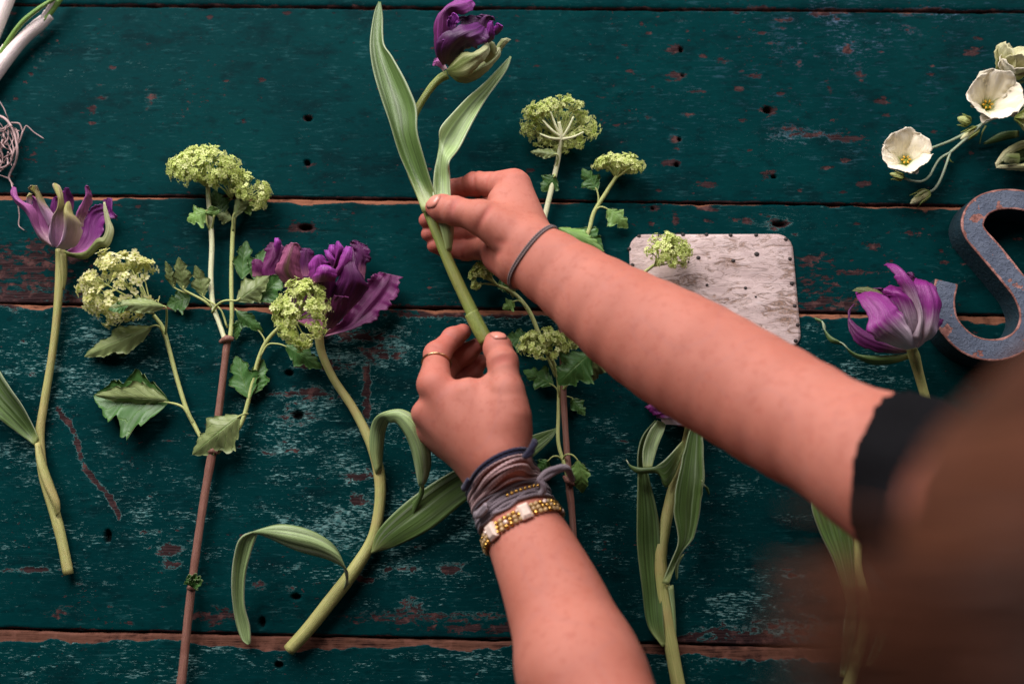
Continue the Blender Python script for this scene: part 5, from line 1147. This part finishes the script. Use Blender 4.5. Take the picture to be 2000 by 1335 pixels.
vleaf(Vb, (296, 637, 20), (166, 698, 5), 20, 26, 'vleaf_under', fold=-5, lobes=.25, teeth=9, seed=4, droop=4, pet=[(322, 660, 9), (316, 645, 14), (308, 636, 20)], petw=2.5)
vleaf(Vb, (282, 640, 12), (170, 690, 3), 30, 10, 'vleaf', fold=0, lobes=.2, teeth=8, seed=5)
vleaf(Vb, (322, 598, 34), (214, 600, 52), 14, 16, 'vleaf_under', fold=-4, lobes=.15, teeth=9, seed=6, droop=5, pet=[(323, 655, 9), (326, 620, 22), (325, 604, 32)], petw=2.2)
vleaf(Vb, (250, 597, 50), (212, 604, 52), 10, 10, 'vleaf', fold=0, lobes=.1, teeth=5, seed=16)
vleaf(Vb, (462, 587, 24), (526, 540, 30), 26, 20, 'vleaf_under', fold=-4, lobes=.3, teeth=7, seed=7, pet=[(415, 610, 9), (424, 596, 16), (440, 587, 22)], petw=2.8)
vleaf(Vb, (500, 585, 20), (556, 538, 22), 22, 28, 'vleaf', fold=3, lobes=.35, teeth=7, seed=8)
vleaf(Vb, (472, 545, 8), (482, 470, 8), 16, 22, 'vleaf', fold=3, lobes=.35, teeth=7, seed=9)
vleaf(Vb, (495, 545, 8), (520, 485, 6), 20, 20, 'vleaf', fold=2, lobes=.3, teeth=7, seed=19)
vleaf(Vb, (360, 566, 16), (348, 502, 28), 15, 17, 'vleaf_under', fold=-2, lobes=.3, teeth=6, seed=10, pet=[(414, 600, 9), (400, 588, 12), (378, 576, 14)], petw=3)
vleaf(Vb, (342, 562, 14), (322, 510, 24), 9, 9, 'vleaf_under', fold=-2, lobes=.25, teeth=6, seed=11, pet=[(378, 576, 13), (358, 570, 14)], petw=2)
vleaf(Vb, (398, 580, 12), (380, 518, 22), 15, 15, 'vleaf_under', fold=-3, lobes=.35, teeth=6, seed=12, pet=[(444, 640, 9), (432, 606, 10), (412, 590, 12)], petw=2)
vleaf(Vb, (372, 580, 7), (326, 596, 4), 24, 18, 'vleaf', fold=1, lobes=.3, teeth=7, seed=13)
vleaf(Vb, (455, 425, 14), (487, 346, 26), 11, 13, 'vleaf_under', fold=-3, lobes=.25, teeth=9, seed=14, pet=[(455, 450, 9)], petw=2.6)
vleaf(Vb, (452, 428, 13), (424, 418, 16), 12, 12, 'vleaf_under', fold=-2, lobes=.3, teeth=5, seed=15)
vleaf(Vb, (468, 405, 14), (506, 398, 12), 12, 14, 'vleaf_young', fold=-2, lobes=.3, teeth=5, seed=26)
vleaf(Vb, (405, 412, 18), (366, 432, 14), 20, 16, 'vleaf_young', fold=-2, lobes=.45, teeth=5, seed=17, droop=3, pet=[(412, 452, 10), (404, 434, 16)], petw=2.4)
vleaf(Vb, (418, 424, 19), (412, 402, 24), 13, 13, 'vleaf_young', fold=-2, lobes=.3, teeth=4, seed=18, pet=[(413, 450, 10)], petw=2)
vleaf(Vb, (436, 420, 8), (418, 372, 8), 22, 20, 'vleaf', fold=1, lobes=.3, teeth=6, seed=28)
vleaf(Vb, (462, 606, 12), (514, 650, 6), 14, 12, 'vleaf', fold=-3, lobes=.2, teeth=8, seed=20, droop=5, pet=[(505, 704, 9), (516, 660, 8)], petw=1.8)
vleaf(Vb, (486, 778, 9), (462, 694, 6), 22, 26, 'vleaf', fold=3, lobes=.35, teeth=7, seed=21)
vleaf(Vb, (492, 770, 8), (514, 700, 6), 16, 22, 'vleaf', fold=1, lobes=.3, teeth=7, seed=22)
vleaf(Vb, (556, 675, 16), (630, 718, 6), 18, 20, 'vleaf', fold=-3, lobes=.35, teeth=8, seed=23, droop=4, pet=[(506, 702, 9), (522, 674, 12), (540, 671, 15)], petw=2)
vleaf(Vb, (468, 622, 9), (462, 664, 5), 8, 10, 'vleaf', fold=1, lobes=.2, teeth=6, seed=24)
# ---- second spray under the hands
Vc = thing('snowball_branch', 'snowball shrub branch running under the hands, lime clusters and a cut brown stalk', 'flower branch')
tubepx('woody_stalk', [(1126, 1120, 9), (1122, 1075, 9), (1117, 1000, 9), (1112, 950, 10), (1107, 880, 9), (1101, 780, 9), (1098, 690, 9), (1094, 620, 9), (1088, 560, 9)], [8, 8, 8, 9, 7.5, 7.5, 7, 7, 7], MT['bark'], Vc, n=70, seg=12, wob=.12)
tubepx('node', [(1101, 930, 13), (1110, 938, 16), (1121, 946, 13)], [3, 8, 4], MT['bark'], Vc, n=10, seg=8)
tubepx('shoot', [(1090, 570, 9), (1062, 480, 9), (1063, 430, 9), (1078, 365, 10), (1090, 310, 14), (1096, 268, 22), (1092, 238, 26)], [6, 6, 6.5, 6.5, 6, 5.5, 4], MT['vstem_white'], Vc, n=50, seg=10, wob=.05)
tubepx('shoot', [(1092, 575, 9), (1120, 510, 8), (1148, 455, 8), (1160, 415, 9), (1184, 376, 11), (1204, 345, 14)], [5, 5, 5, 5, 5, 4.5], MT['vstem'], Vc, n=40, seg=10, wob=.05)
tubepx('shoot', [(1086, 735, 9), (1072, 700, 10), (1052, 650, 12), (1032, 605, 13), (1003, 572, 13), (972, 557, 14)], [4.5, 4.5, 5, 5, 4.5, 4], MT['vstem'], Vc, n=40, seg=10, wob=.05)
tubepx('shoot', [(1110, 935, 12), (1100, 900, 11), (1090, 860, 9), (1091, 800, 8), (1091, 750, 9), (1083, 712, 14), (1070, 690, 22)], [4.5, 4.5, 4.5, 4.5, 4.5, 4.5, 4], MT['vstem'], Vc, n=40, seg=10, wob=.05)
tubepx('shoot', [(1095, 600, 9), (1160, 590, 8), (1220, 560, 9), (1258, 532, 12), (1278, 517, 16)], [4, 4, 4, 4, 3.5], MT['vstem'], Vc, n=30, seg=8)
for a_, b_ in (((1096, 268, 22), (1060, 235, 26)), ((1096, 268, 22), (1075, 218, 28)), ((1098, 270, 22), (1120, 228, 28)), ((1098, 272, 22), (1140, 258, 26)), ((1096, 272, 21), (1055, 262, 24))):
    tubepx('flower_stalk', [a_, ((a_[0]+b_[0])/2, (a_[1]+b_[1])/2+3, 26), b_], [3.2, 2.6, 1.8], MT['vstem_white'], Vc, n=10, seg=7)
flower_head(Vc, 1093, 244, 19, 64, 47, 36, (1096, 272, 16), (0, .35, -.65), -.30, 430, 6, .70)
flower_head(Vc, 1209, 330, 16, 46, 26, 26, (1203, 348, 13), (.1, .9, .25), -.05, 260, 7, .60)
flower_head(Vc, 944, 541, 22, 23, 26, 18, (972, 557, 15), (-.6, .2, .6), -.5, 120, 8, .66)
flower_head(Vc, 1062, 678, 30, 40, 30, 22, (1070, 694, 22), (-.1, .7, .5), -.2, 190, 9, .70)
flower_head(Vc, 1108, 668, 16, 16, 18, 16, (1092, 690, 14), (.5, .5, .4), -.3, 70, 10, .66)
flower_head(Vc, 1300, 498, 22, 40, 38, 24, (1278, 520, 16), (.6, .4, .5), -.3, 260, 11, .62)
vleaf(Vc, (1084, 343, 15), (1058, 374, 8), 20, 18, 'vleaf', fold=-3, lobes=.3, teeth=6, seed=31, pet=[(1082, 340, 12)])
vleaf(Vc, (1088, 302, 22), (1036, 296, 16), 9, 12, 'vleaf_under', fold=-3, lobes=.2, teeth=6, seed=32, pet=[(1084, 330, 12), (1090, 312, 18)], petw=2)
vleaf(Vc, (1166, 372, 12), (1138, 328, 14), 16, 18, 'vleaf', fold=-3, lobes=.4, teeth=7, seed=33, pet=[(1166, 406, 9), (1169, 388, 11)], petw=2)
vleaf(Vc, (1186, 408, 12), (1226, 446, 6), 15, 19, 'vleaf_young', fold=-2, lobes=.45, teeth=6, seed=34, droop=3, pet=[(1163, 410, 9), (1174, 404, 12)], petw=2)
vleaf(Vc, (1090, 446, 10), (1180, 490, 8), 16, 18, 'vleaf_young', fold=-3, lobes=.2, teeth=7, seed=35, droop=4)
vleaf(Vc, (1130, 448, 8), (1178, 484, 6), 20, 10, 'vleaf', fold=1, lobes=.25, teeth=6, seed=36)
vleaf(Vc, (1150, 690, 32), (1092, 752, 22), 34, 34, 'vleaf', fold=-5, lobes=.35, teeth=8, seed=37, droop=5, pet=[(1168, 684, 22), (1158, 680, 32)], petw=3)
vleaf(Vc, (1178, 692, 22), (1150, 748, 8), 16, 15, 'vleaf_under', fold=-3, lobes=.25, teeth=7, seed=38, droop=4, pet=[(1170, 686, 18)], petw=2.4)
tubepx('shoot', [(1100, 760, 12), (1130, 720, 16), (1160, 690, 22), (1180, 665, 20), (1205, 645, 14)], [4, 4.5, 5, 5, 4.5], MT['vstem'], Vc, n=30, seg=9)
vleaf(Vc, (1080, 752, 12), (1022, 722, 10), 16, 20, 'vleaf', fold=-2, lobes=.5, teeth=7, seed=39, pet=[(1092, 775, 9), (1088, 760, 11)], petw=2)
vleaf(Vc, (1116, 776, 8), (1142, 812, 5), 13, 11, 'vleaf', fold=-2, lobes=.35, teeth=6, seed=40, pet=[(1100, 772, 10)], petw=1.6)
vleaf(Vc, (1128, 898, 20), (1138, 962, 8), 15, 20, 'vleaf_young', fold=-2, lobes=.25, teeth=7, seed=41, droop=4, pet=[(1099, 896, 11), (1106, 887, 17), (1118, 888, 20)], petw=2)
vleaf(Vc, (1072, 898, 14), (1044, 922, 8), 13, 12, 'vleaf', fold=-2, lobes=.25, teeth=6, seed=42, pet=[(1097, 898, 11), (1090, 891, 14), (1080, 891, 15)], petw=2)
vleaf(Vc, (1004, 588, 16), (982, 604, 12), 11, 11, 'vleaf_young', fold=-2, lobes=.45, teeth=4, seed=43, pet=[(1030, 604, 13), (1016, 588, 15)], petw=1.8)
vleaf(Vc, (1004, 552, 18), (1002, 582, 12), 5, 8, 'vleaf_under', fold=-2, lobes=.2, teeth=5, seed=44)
vleaf(Vc, (1035, 662, 9), (985, 660, 6), 22, 16, 'vleaf', fold=1, lobes=.3, teeth=6, seed=45)
vleaf(Vc, (972, 562, 10), (1000, 548, 8), 12, 16, 'vleaf', fold=1, lobes=.3, teeth=6, seed=46)
# ---------------------------------------------------------------- lisianthus
def open_flower(parent, px, py, z, R, normal, seed, key='cream', cup=.55, npet=5, a0=0.0, center=True, name='flower', ell_=1.0):
    """ruffled bowl of broad petals; R in px"""
    r = np.random.default_rng(seed); c = P(px, py, z*1e-3); m = pxm(z*1e-3); B = basis(normal); Rm = R*m
    fl = thing_part = bpy.data.objects.new(name, None); COL.objects.link(fl); fl.parent = parent; fl.empty_display_size = .01
    for k in range(npet):
        a = a0+2*pi*k/npet+r.normal(0, .08); L, M, Rr = [], [], []
        dr = B@np.array([cos(a), sin(a), 0]); tg = B@np.array([-sin(a), cos(a), 0]); up = B[:, 2]
        ln = Rm*r.uniform(.9, 1.1); cp = cup*r.uniform(.8, 1.2)
        for t in np.linspace(0, 1, 9):
            rad = ln*(.05+.95*t); h = Rm*(-.55+cp*1.1*t**.8+.20*t**3*r.uniform(.2, 1.2)*(-1 if cp < .5 else .4))
            wv = Rm*(.10+.62*np.sin(min(1, t*1.06)*pi*.62)**.9)*(1-.55*max(0, t-.82)/.18)
            M.append(c+dr*rad+up*h); L.append(c+dr*rad*.97-tg*wv+up*(h+.10*Rm*t)); Rr.append(c+dr*rad*.97+tg*wv+up*(h+.03*Rm*t))
        v, f, uv = sheet_geo(L, M, Rr, nu=24, nv=16, thick=.0005, ruffle=.09, rf=5, jag=.05, wrinkle=.08, pleat=.008, seed=seed*9+k)
        mk('petal', v, f, MT[key], fl, uv)
    if center:
        g = Geo(); g.add(*ico_geo(c-B[:, 2]*Rm*.42, .0028, (1, 1, 1.8), B)); g.build('pistil', MT['green_center'], fl)
        for k in range(6):
            a = 2*pi*k/6+.3; d = B@np.array([cos(a), sin(a), 0]); q = c+d*Rm*.16-B[:, 2]*Rm*.12
            v, f, uv = tube_geo([c-B[:, 2]*Rm*.5+d*.001, c+d*Rm*.1-B[:, 2]*Rm*.3, q], [.0003, .0003, .0004], n=6, seg=5)
            g = Geo(); g.add(v, f, uv); g.add(*ico_geo(q, .0009, (1.6, .8, .8), basis(d)[:, [2, 0, 1]])); g.build('stamen', MT['yellow'], fl)
    return fl
LI = thing('lisianthus_spray', 'cream lisianthus spray of ruffled flowers and buds on thin pale stems', 'flower spray')
MT['listem'] = mat_stem('lisianthus_stem', (.24, .33, .19), (.46, .52, .38))
tubepx('stem', [(2060, 120, 16), (2010, 152, 20), (1965, 180, 24), (1920, 240, 16), (1880, 277, 10), (1856, 298, 8)], [4.5, 4.5, 4.5, 4, 4, 4], MT['listem'], LI, n=36, seg=9)
tubepx('stem', [(2050, 190, 10), (1960, 222, 12), (1905, 250, 10), (1855, 276, 9), (1803, 295, 14), (1780, 304, 16)], [4, 4, 4, 3.5, 3.5, 4], MT['listem'], LI, n=36, seg=9)
tubepx('stem', [(1856, 298, 8), (1836, 310, 8), (1824, 328, 9), (1815, 344, 12), (1800, 354, 18), (1780, 353, 24), (1762, 346, 27)], [3.4, 3.2, 3, 3, 3, 3, 3.4], MT['listem'], LI, n=30, seg=9)
tubepx('stem', [(1856, 297, 8), (1848, 322, 8), (1838, 348, 7), (1826, 368, 7), (1814, 376, 7)], [3.4, 3.2, 3.2, 3.2, 3.6], MT['listem'], LI, n=26, seg=9)
tubepx('tendril', [(1851, 306, 8), (1856, 314, 8), (1862, 318, 7)], [2, 1.6, .6], MT['tstem_green'], LI, n=10, seg=6)
tubepx('tendril', [(1925, 246, 10), (1917, 262, 9), (1913, 282, 6)], [2, 1.5, .6], MT['tstem_green'], LI, n=10, seg=6)
def bud(px0, py0, z0, px1, py1, z1, w_, key, seed):
    a = P(px0, py0, z0*1e-3); b = P(px1, py1, z1*1e-3); m = pxm(); d = b-a
    pts = [a+d*t for t in (0, .15, .4, .65, .85, 1)]; o = None
    v, f, uv = tube_geo(pts, np.array([.35, .8, 1, .85, .55, .12])*w_*m, n=22, seg=12, wob=.15, seed=seed)
    o = mk('bud', v, f, MT[key], LI, uv)
    for k in range(5):
        B = basis(d); an = 2*pi*k/5; s = B@np.array([cos(an), sin(an), 0])
        tube('sepal', [a, a+d*.2+s*w_*m*1.1, a+d*.55+s*w_*m*1.25, a+d*.8+s*w_*m*1.5], [.0009, .0010, .0007, .0002], MT['tstem_green'], o, n=10, seg=5)
bud(1815, 374, 7, 1778, 398, 6, 10, 'cream_shade', 1); bud(1765, 347, 27, 1738, 339, 28, 6.5, 'vstem', 2); bud(1895, 240, 12, 1870, 230, 12, 9, 'vstem', 3); bud(1912, 250, 12, 1876, 272, 10, 8, 'cream_shade', 4)
open_flower(LI, 1770, 309, 20, 44, (-.25, .15, .9), 1, a0=.4, cup=1.08)
open_flower(LI, 1931, 201, 34, 52, (-.15, .05, .95), 2, a0=1.0, cup=1.02)
open_flower(LI, 1968, 145, 20, 46, (.25, .5, .6), 3, 'cream_shade', cup=1.35, a0=.2, center=False)
open_flower(LI, 1972, 138, 30, 30, (.3, .5, .7), 5, 'cream', cup=1.0, a0=.8, center=False)
open_flower(LI, 2004, 232, 18, 40, (.6, -.3, .5), 4, 'cream_shade', cup=1.2, a0=.6, center=False)
sheet('leaf', [(1990, 255, 8, 1990, 268, 6, 0), (1958, 258, 8, 1962, 274, 5, 1), (1935, 270, 6, 1938, 280, 4, 1), (1920, 280, 4, 1922, 282, 4, 0)], MT['blade_dark'], LI, nu=18, nv=8, thick=.0008)
bt = thing('flower_bud', 'folded yellow green flower bud lying between the cream flowers and the letter', 'bud')
petals(bt, None, [
 ([((2040, 320), (2040, 275)), ((2000, 318), (1998, 278)), ((1965, 318), (1968, 296)), ((1945, 326), (1946, 322))], 8, 10, 6, 'blade_dark', dict(wrinkle=.1)),
 ([((2040, 340), (2040, 300)), ((2000, 335), (2000, 318)), ((1968, 332), (1972, 322)), ((1945, 328), (1948, 322))], 14, 14, 5, 'cream_shade', dict(wrinkle=.12)),
 ([((2040, 290), (2040, 272)), ((2000, 290), (1996, 276)), ((1968, 306), (1964, 292)), ((1945, 326), (1943, 318))], 18, 14, 3, 'cream_shade', dict(wrinkle=.1)),
 ([((1990, 320), (1990, 300)), ((1965, 318), (1968, 300)), ((1955, 314), (1962, 302))], 20, 20, 4, 'p_greenish', dict())])
# ---------------------------------------------------------------- painted letter S
SP = catmull([P(x, y, .025) for x, y in ((1849, 550), (1843, 590), (1854, 634), (1893, 672), (1944, 683), (1992, 666), (2013, 624), (2002, 578), (1973, 537), (1936, 492), (1903, 452), (1902, 424), (1921, 400), (1957, 389), (2002, 392), (2046, 410), (2080, 446), (2098, 496), (2097, 524))], 150)
def mat_letter():
    m = Mat('chipped_slate_paint'); p = m.pos(); u, v, s = m.uv()
    n1 = m.noise(p, 95, 6, .62, .3); n2 = m.noise(p, 420, 4, .6); blob = m.noise(p, 46, 3, .5)
    edge = m.ramp(m.math('ABSOLUTE', v), .72, 1.0)
    wear = m.math('ADD', m.math('MULTIPLY', edge, .50), m.math('ADD', m.math('MULTIPLY', n1, .75), m.math('MULTIPLY', m.ramp(blob, .53, .64), .26)))
    chip = m.math('MULTIPLY', m.ramp(wear, .512, .527), s)
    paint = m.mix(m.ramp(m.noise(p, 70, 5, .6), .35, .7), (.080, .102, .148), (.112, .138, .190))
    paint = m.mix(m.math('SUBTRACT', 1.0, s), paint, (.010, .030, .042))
    under = m.mix(m.ramp(n1, .4, .65), (.20, .075, .058), (.42, .20, .165))
    col = m.mix(chip, paint, under)
    h = m.math('ADD', m.math('MULTIPLY', m.ramp(m.noise(p, 260, 5, .65, .6), .45, .62), .7), m.math('MULTIPLY', chip, -1.4))
    return m.out(col, .6, m.bump(h, .6, .0012), spec=.35)
MT['letter'] = mat_letter()
t_ = np.gradient(SP, axis=0); t_ /= np.linalg.norm(t_, axis=1)[:, None]; lat = np.stack([-t_[:, 1], t_[:, 0], 0*t_[:, 0]], 1)
hw = .0186/2*np.interp(np.linspace(0, 1, 150), [0, .15, .3, .5, .7, .85, 1], [1.06, 1.04, .98, 1.12, .98, 1.04, 1.06]); zt = .025
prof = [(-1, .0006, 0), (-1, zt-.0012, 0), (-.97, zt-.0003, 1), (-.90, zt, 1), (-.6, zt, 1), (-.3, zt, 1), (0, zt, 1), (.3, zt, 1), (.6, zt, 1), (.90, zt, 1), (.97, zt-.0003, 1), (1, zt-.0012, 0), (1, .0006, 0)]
V, U = [], []
for i in range(150):
    for (a, z, s) in prof:
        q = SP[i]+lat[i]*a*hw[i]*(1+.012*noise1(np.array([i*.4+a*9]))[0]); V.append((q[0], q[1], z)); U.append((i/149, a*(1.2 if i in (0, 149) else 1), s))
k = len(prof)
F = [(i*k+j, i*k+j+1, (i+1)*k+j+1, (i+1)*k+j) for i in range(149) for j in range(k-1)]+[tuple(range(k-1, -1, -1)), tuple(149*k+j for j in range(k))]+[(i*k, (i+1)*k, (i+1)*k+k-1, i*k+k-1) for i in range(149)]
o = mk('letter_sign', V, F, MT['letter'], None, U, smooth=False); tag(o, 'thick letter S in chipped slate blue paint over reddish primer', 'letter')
# ---------------------------------------------------------------- stained metal plate
plate = thing('metal_plate', 'scratched pale metal plate with rounded corners and nail holes along its edge', 'plate')
def mat_plate():
    m = Mat('stained_pale_metal'); p = m.pos()
    n1 = m.noise(m.mapv(p, (30, 60, 30)), 1, 7, .65, .8); n2 = m.noise(m.mapv(p, (60, 160, 60), (3, 2, 0)), 1, 7, .72, 1.4); sc = m.noise(m.mapv(p, (70, 900, 70), (0, 0, 0), (0, 0, .2)), 1, 4, .6)
    sp = m.noise(p, 500, 3, .6); big = m.noise(p, 22, 3, .5)
    col = m.mix(m.ramp(n1, .3, .7), (.47, .355, .335), (.66, .525, .495))
    col = m.mix(m.math('MULTIPLY', m.ramp(sc, .55, .75), .5), col, (.62, .56, .57))
    rust = m.ramp(m.math('ADD', n2, m.math('MULTIPLY', m.math('SUBTRACT', big, .5), .5)), .44, .66)
    rust = m.math('MULTIPLY', rust, m.ramp(m.attr('rust'), .0, .5))
    col = m.mix(m.math('MULTIPLY', rust, .85), col, m.mix(m.ramp(sp, .4, .6), (.085, .045, .022), (.23, .125, .07)))
    scr = m.ramp(m.math('ABSOLUTE', m.math('SUBTRACT', m.noise(m.mapv(p, (9, 60, 20), (5, 1, 0), (0, 0, .1)), 1, 3, .5, .5), .5)), .012, .0)
    col = m.mix(m.math('MULTIPLY', scr, .5), col, (.16, .11, .09))
    return m.out(col, m.math('ADD', .36, m.math('MULTIPLY', rust, .4)), m.bump(m.math('ADD', n1, m.math('SUBTRACT', m.math('MULTIPLY', sc, .3), rust)), .4, .0009), spec=.5, metal=.1)
MT['plate'] = mat_plate()
cs = [(1228, 458), (1546, 457), (1566, 680), (1236, 690)]
def bil(s, t): 
    a = np.array(cs, float); return (a[0]*(1-s)+a[1]*s)*(1-t)+(a[3]*(1-s)+a[2]*s)*t
N = 60; V = []; RU = []
for i in range(N+1):
    for j in range(N+1):
        s, t = i/N, j/N; W_, H_, r_ = 320., 226., 30.
        x, y = s*W_, t*H_
        # map the square grid into a rounded rectangle
        dx = max(r_-x, x-(W_-r_), 0); dy = max(r_-y, y-(H_-r_), 0)
        if dx > 0 and dy > 0:
            mx_ = max(dx, dy); ln = math.hypot(dx, dy); f_ = mx_/ln; x = (r_-dx*f_ if x < W_/2 else W_-r_+dx*f_); y = (r_-dy*f_ if y < H_/2 else H_-r_+dy*f_)
        q = bil(x/W_, y/H_)
        zz = .0028+.0011*(fbm2(np.array([s*5.]), np.array([t*4.]), 77)[0]-.5)*2-.0012*math.exp(-min(s, 1-s, t, 1-t)*14)
        V.append(P(q[0], q[1], zz)); RU.append(.25+.75*min(1, max(0, (s-.08)*2))*min(1, max(.15, (t-.05)*2.2)))
V = np.array(V); n2 = (N+1)**2; V = np.vstack([V, V-np.array([0, 0, .0011])]); idx = np.arange(n2).reshape(N+1, N+1)
F = [(idx[i, j], idx[i, j+1], idx[i+1, j+1], idx[i+1, j]) for i in range(N) for j in range(N)]; F += [tuple(x+n2 for x in q[::-1]) for q in F]
ring = [idx[i, 0] for i in range(N)]+[idx[N, j] for j in range(N)]+[idx[i, N] for i in range(N, 0, -1)]+[idx[0, j] for j in range(N, 0, -1)]
F += [(ring[k_], ring[(k_+1) % len(ring)], ring[(k_+1) % len(ring)]+n2, ring[k_]+n2) for k_ in range(len(ring))]
mk('sheet', V, F, MT['plate'], plate, attrs={'rust': RU+RU})
MT['hole_disc'] = simple('dark_hole_disc', (.022, .014, .012), .6, .5)  # near-black discs painted to stand for the dark of open nail holes
proto = None
for k_, (x, y, r_) in enumerate([(1248, 461, 4), (1288, 460, 4), (1334, 458, 4.3), (1380, 458, 4), (1427, 459, 4), (1477, 459, 4), (1535, 467, 4), (1229, 486, 4), (1235, 517, 4.2), (1543, 505, 4), (1547, 553, 4.6), (1552, 597, 4), (1558, 634, 4), (1554, 665, 4.2), (1364, 503, 4.2), (1432, 509, 4), (1478, 496, 5.2), (1345, 511, 1.8), (1381, 556, 3), (1456, 562, 3.4), (1476, 579, 2.2), (1373, 581, 2.2), (1471, 636, 4.2), (1324, 486, 2)]):
    if proto is None:
        v = [(0, 0, .00035)]+[(cos(a)*rr, sin(a)*rr, z) for rr, z in ((.8, .0003), (1., 0), (1., -.0012)) for a in np.linspace(0, 2*pi, 12, endpoint=False)]
        v = [(a, b, c) for a, b, c in v]; f = [(0, 1+j, 1+(j+1) % 12) for j in range(12)]+[(1+q*12+j, 13+q*12+j, 13+q*12+(j+1) % 12, 1+q*12+(j+1) % 12) for q in range(2) for j in range(12)]
        proto = mk('nail', v, f, MT['hole_disc'], plate); o = proto  # thin disc on the plate in place of a shaded hole
    else: o = proto.copy(); COL.objects.link(o)
    zz = .0026+.0004
    dd = np.linalg.norm(V[:n2, :2]-P(x, y, .003)[None, :2], axis=1); zz = V[:n2][np.argmin(dd), 2]+.0003
    o.location = P(x, y, zz); o.scale = (r_*pxm(), r_*pxm()*.9, 1)
# ---------------------------------------------------------------- spring onions and roots at the corner
so = thing('spring_onion', 'white spring onion stalk with a split green shoot, above the tangle of roots', 'spring onion')
tubepx('stalk', [(-40, 185, 10), (0, 132, 10), (40, 82, 10), (75, 50, 10), (98, 30, 10)], [15, 14, 13, 13, 10], MT['onion'], so, n=30, seg=14, wob=.05)
tubepx('shoot', [(85, 42, 12), (105, 15, 12), (130, -20, 12)], [7, 8, 8], MT['onion_green'], so, n=12, seg=10)
tubepx('shoot', [(82, 38, 13), (98, 12, 15), (118, -20, 15)], [5, 5, 4], MT['onion'], so, n=12, seg=10)
tubepx('skin_flap', [(80, 48, 12), (84, 32, 14), (88, 20, 15)], [5, 4, 1.2], MT['onion'], so, n=10, seg=8)
so2 = thing('spring_onion', 'second spring onion stalk cut off by the table corner, beside a thin green blade', 'spring onion')
tubepx('stalk', [(-40, 130, 12), (0, 30, 12), (16, -10, 12), (30, -50, 12)], [16, 16, 16, 14], MT['onion'], so2, n=24, seg=14)
tubepx('blade', [(-20, 140, 9), (5, 98, 12), (40, 48, 18), (75, 18, 20), (110, -5, 18)], [5, 4.5, 5, 4.5, 3.5], MT['onion_green'], so2, n=24, seg=9)
tubepx('stalk', [(-30, 150, 9), (0, 108, 10), (8, 88, 11)], [9, 8, 3], MT['onion'], so2, n=12, seg=10)
rt_ = thing('root_tangle', 'tangle of thin pale pinkish roots curling at the table edge', 'roots')
rr_ = np.random.default_rng(5)
def rootline(pts, w_): tubepx('root', pts, [w_, w_*.8, w_*.5], MT['root'], rt_, n=6*len(pts), seg=6)
rootline([(-20, 222, 8), (10, 232, 10), (26, 256, 12), (34, 290, 12), (30, 318, 8), (18, 345, 5), (26, 362, 6)], 3.0)
rootline([(22, 240, 8), (38, 242, 6), (45, 256, 4), (52, 246, 4), (66, 258, 3), (78, 266, 3), (86, 271, 3)], 1.5)
rootline([(45, 256, 4), (36, 280, 5), (20, 300, 6), (5, 320, 4)], 1.6)
rootline([(-10, 340, 4), (8, 345, 4), (20, 352, 5), (26, 372, 10), (34, 395, 6), (38, 420, 3), (37, 440, 2), (48, 450, 2)], 1.5)
for k_ in range(26):
    c = np.array([2+rr_.normal(0, 14), 285+rr_.normal(0, 24)]); a0 = rr_.uniform(0, 6.3); R_ = rr_.uniform(14, 36); p_ = []
    for q in range(9): p_.append((c[0]+cos(a0+q*.45)*R_*rr_.uniform(.8, 1.15)-8, c[1]+sin(a0+q*.45)*R_*1.25*rr_.uniform(.8, 1.15), max(1.5, 9+rr_.normal(0, 4))))
    rootline(p_, rr_.uniform(.9, 1.9))
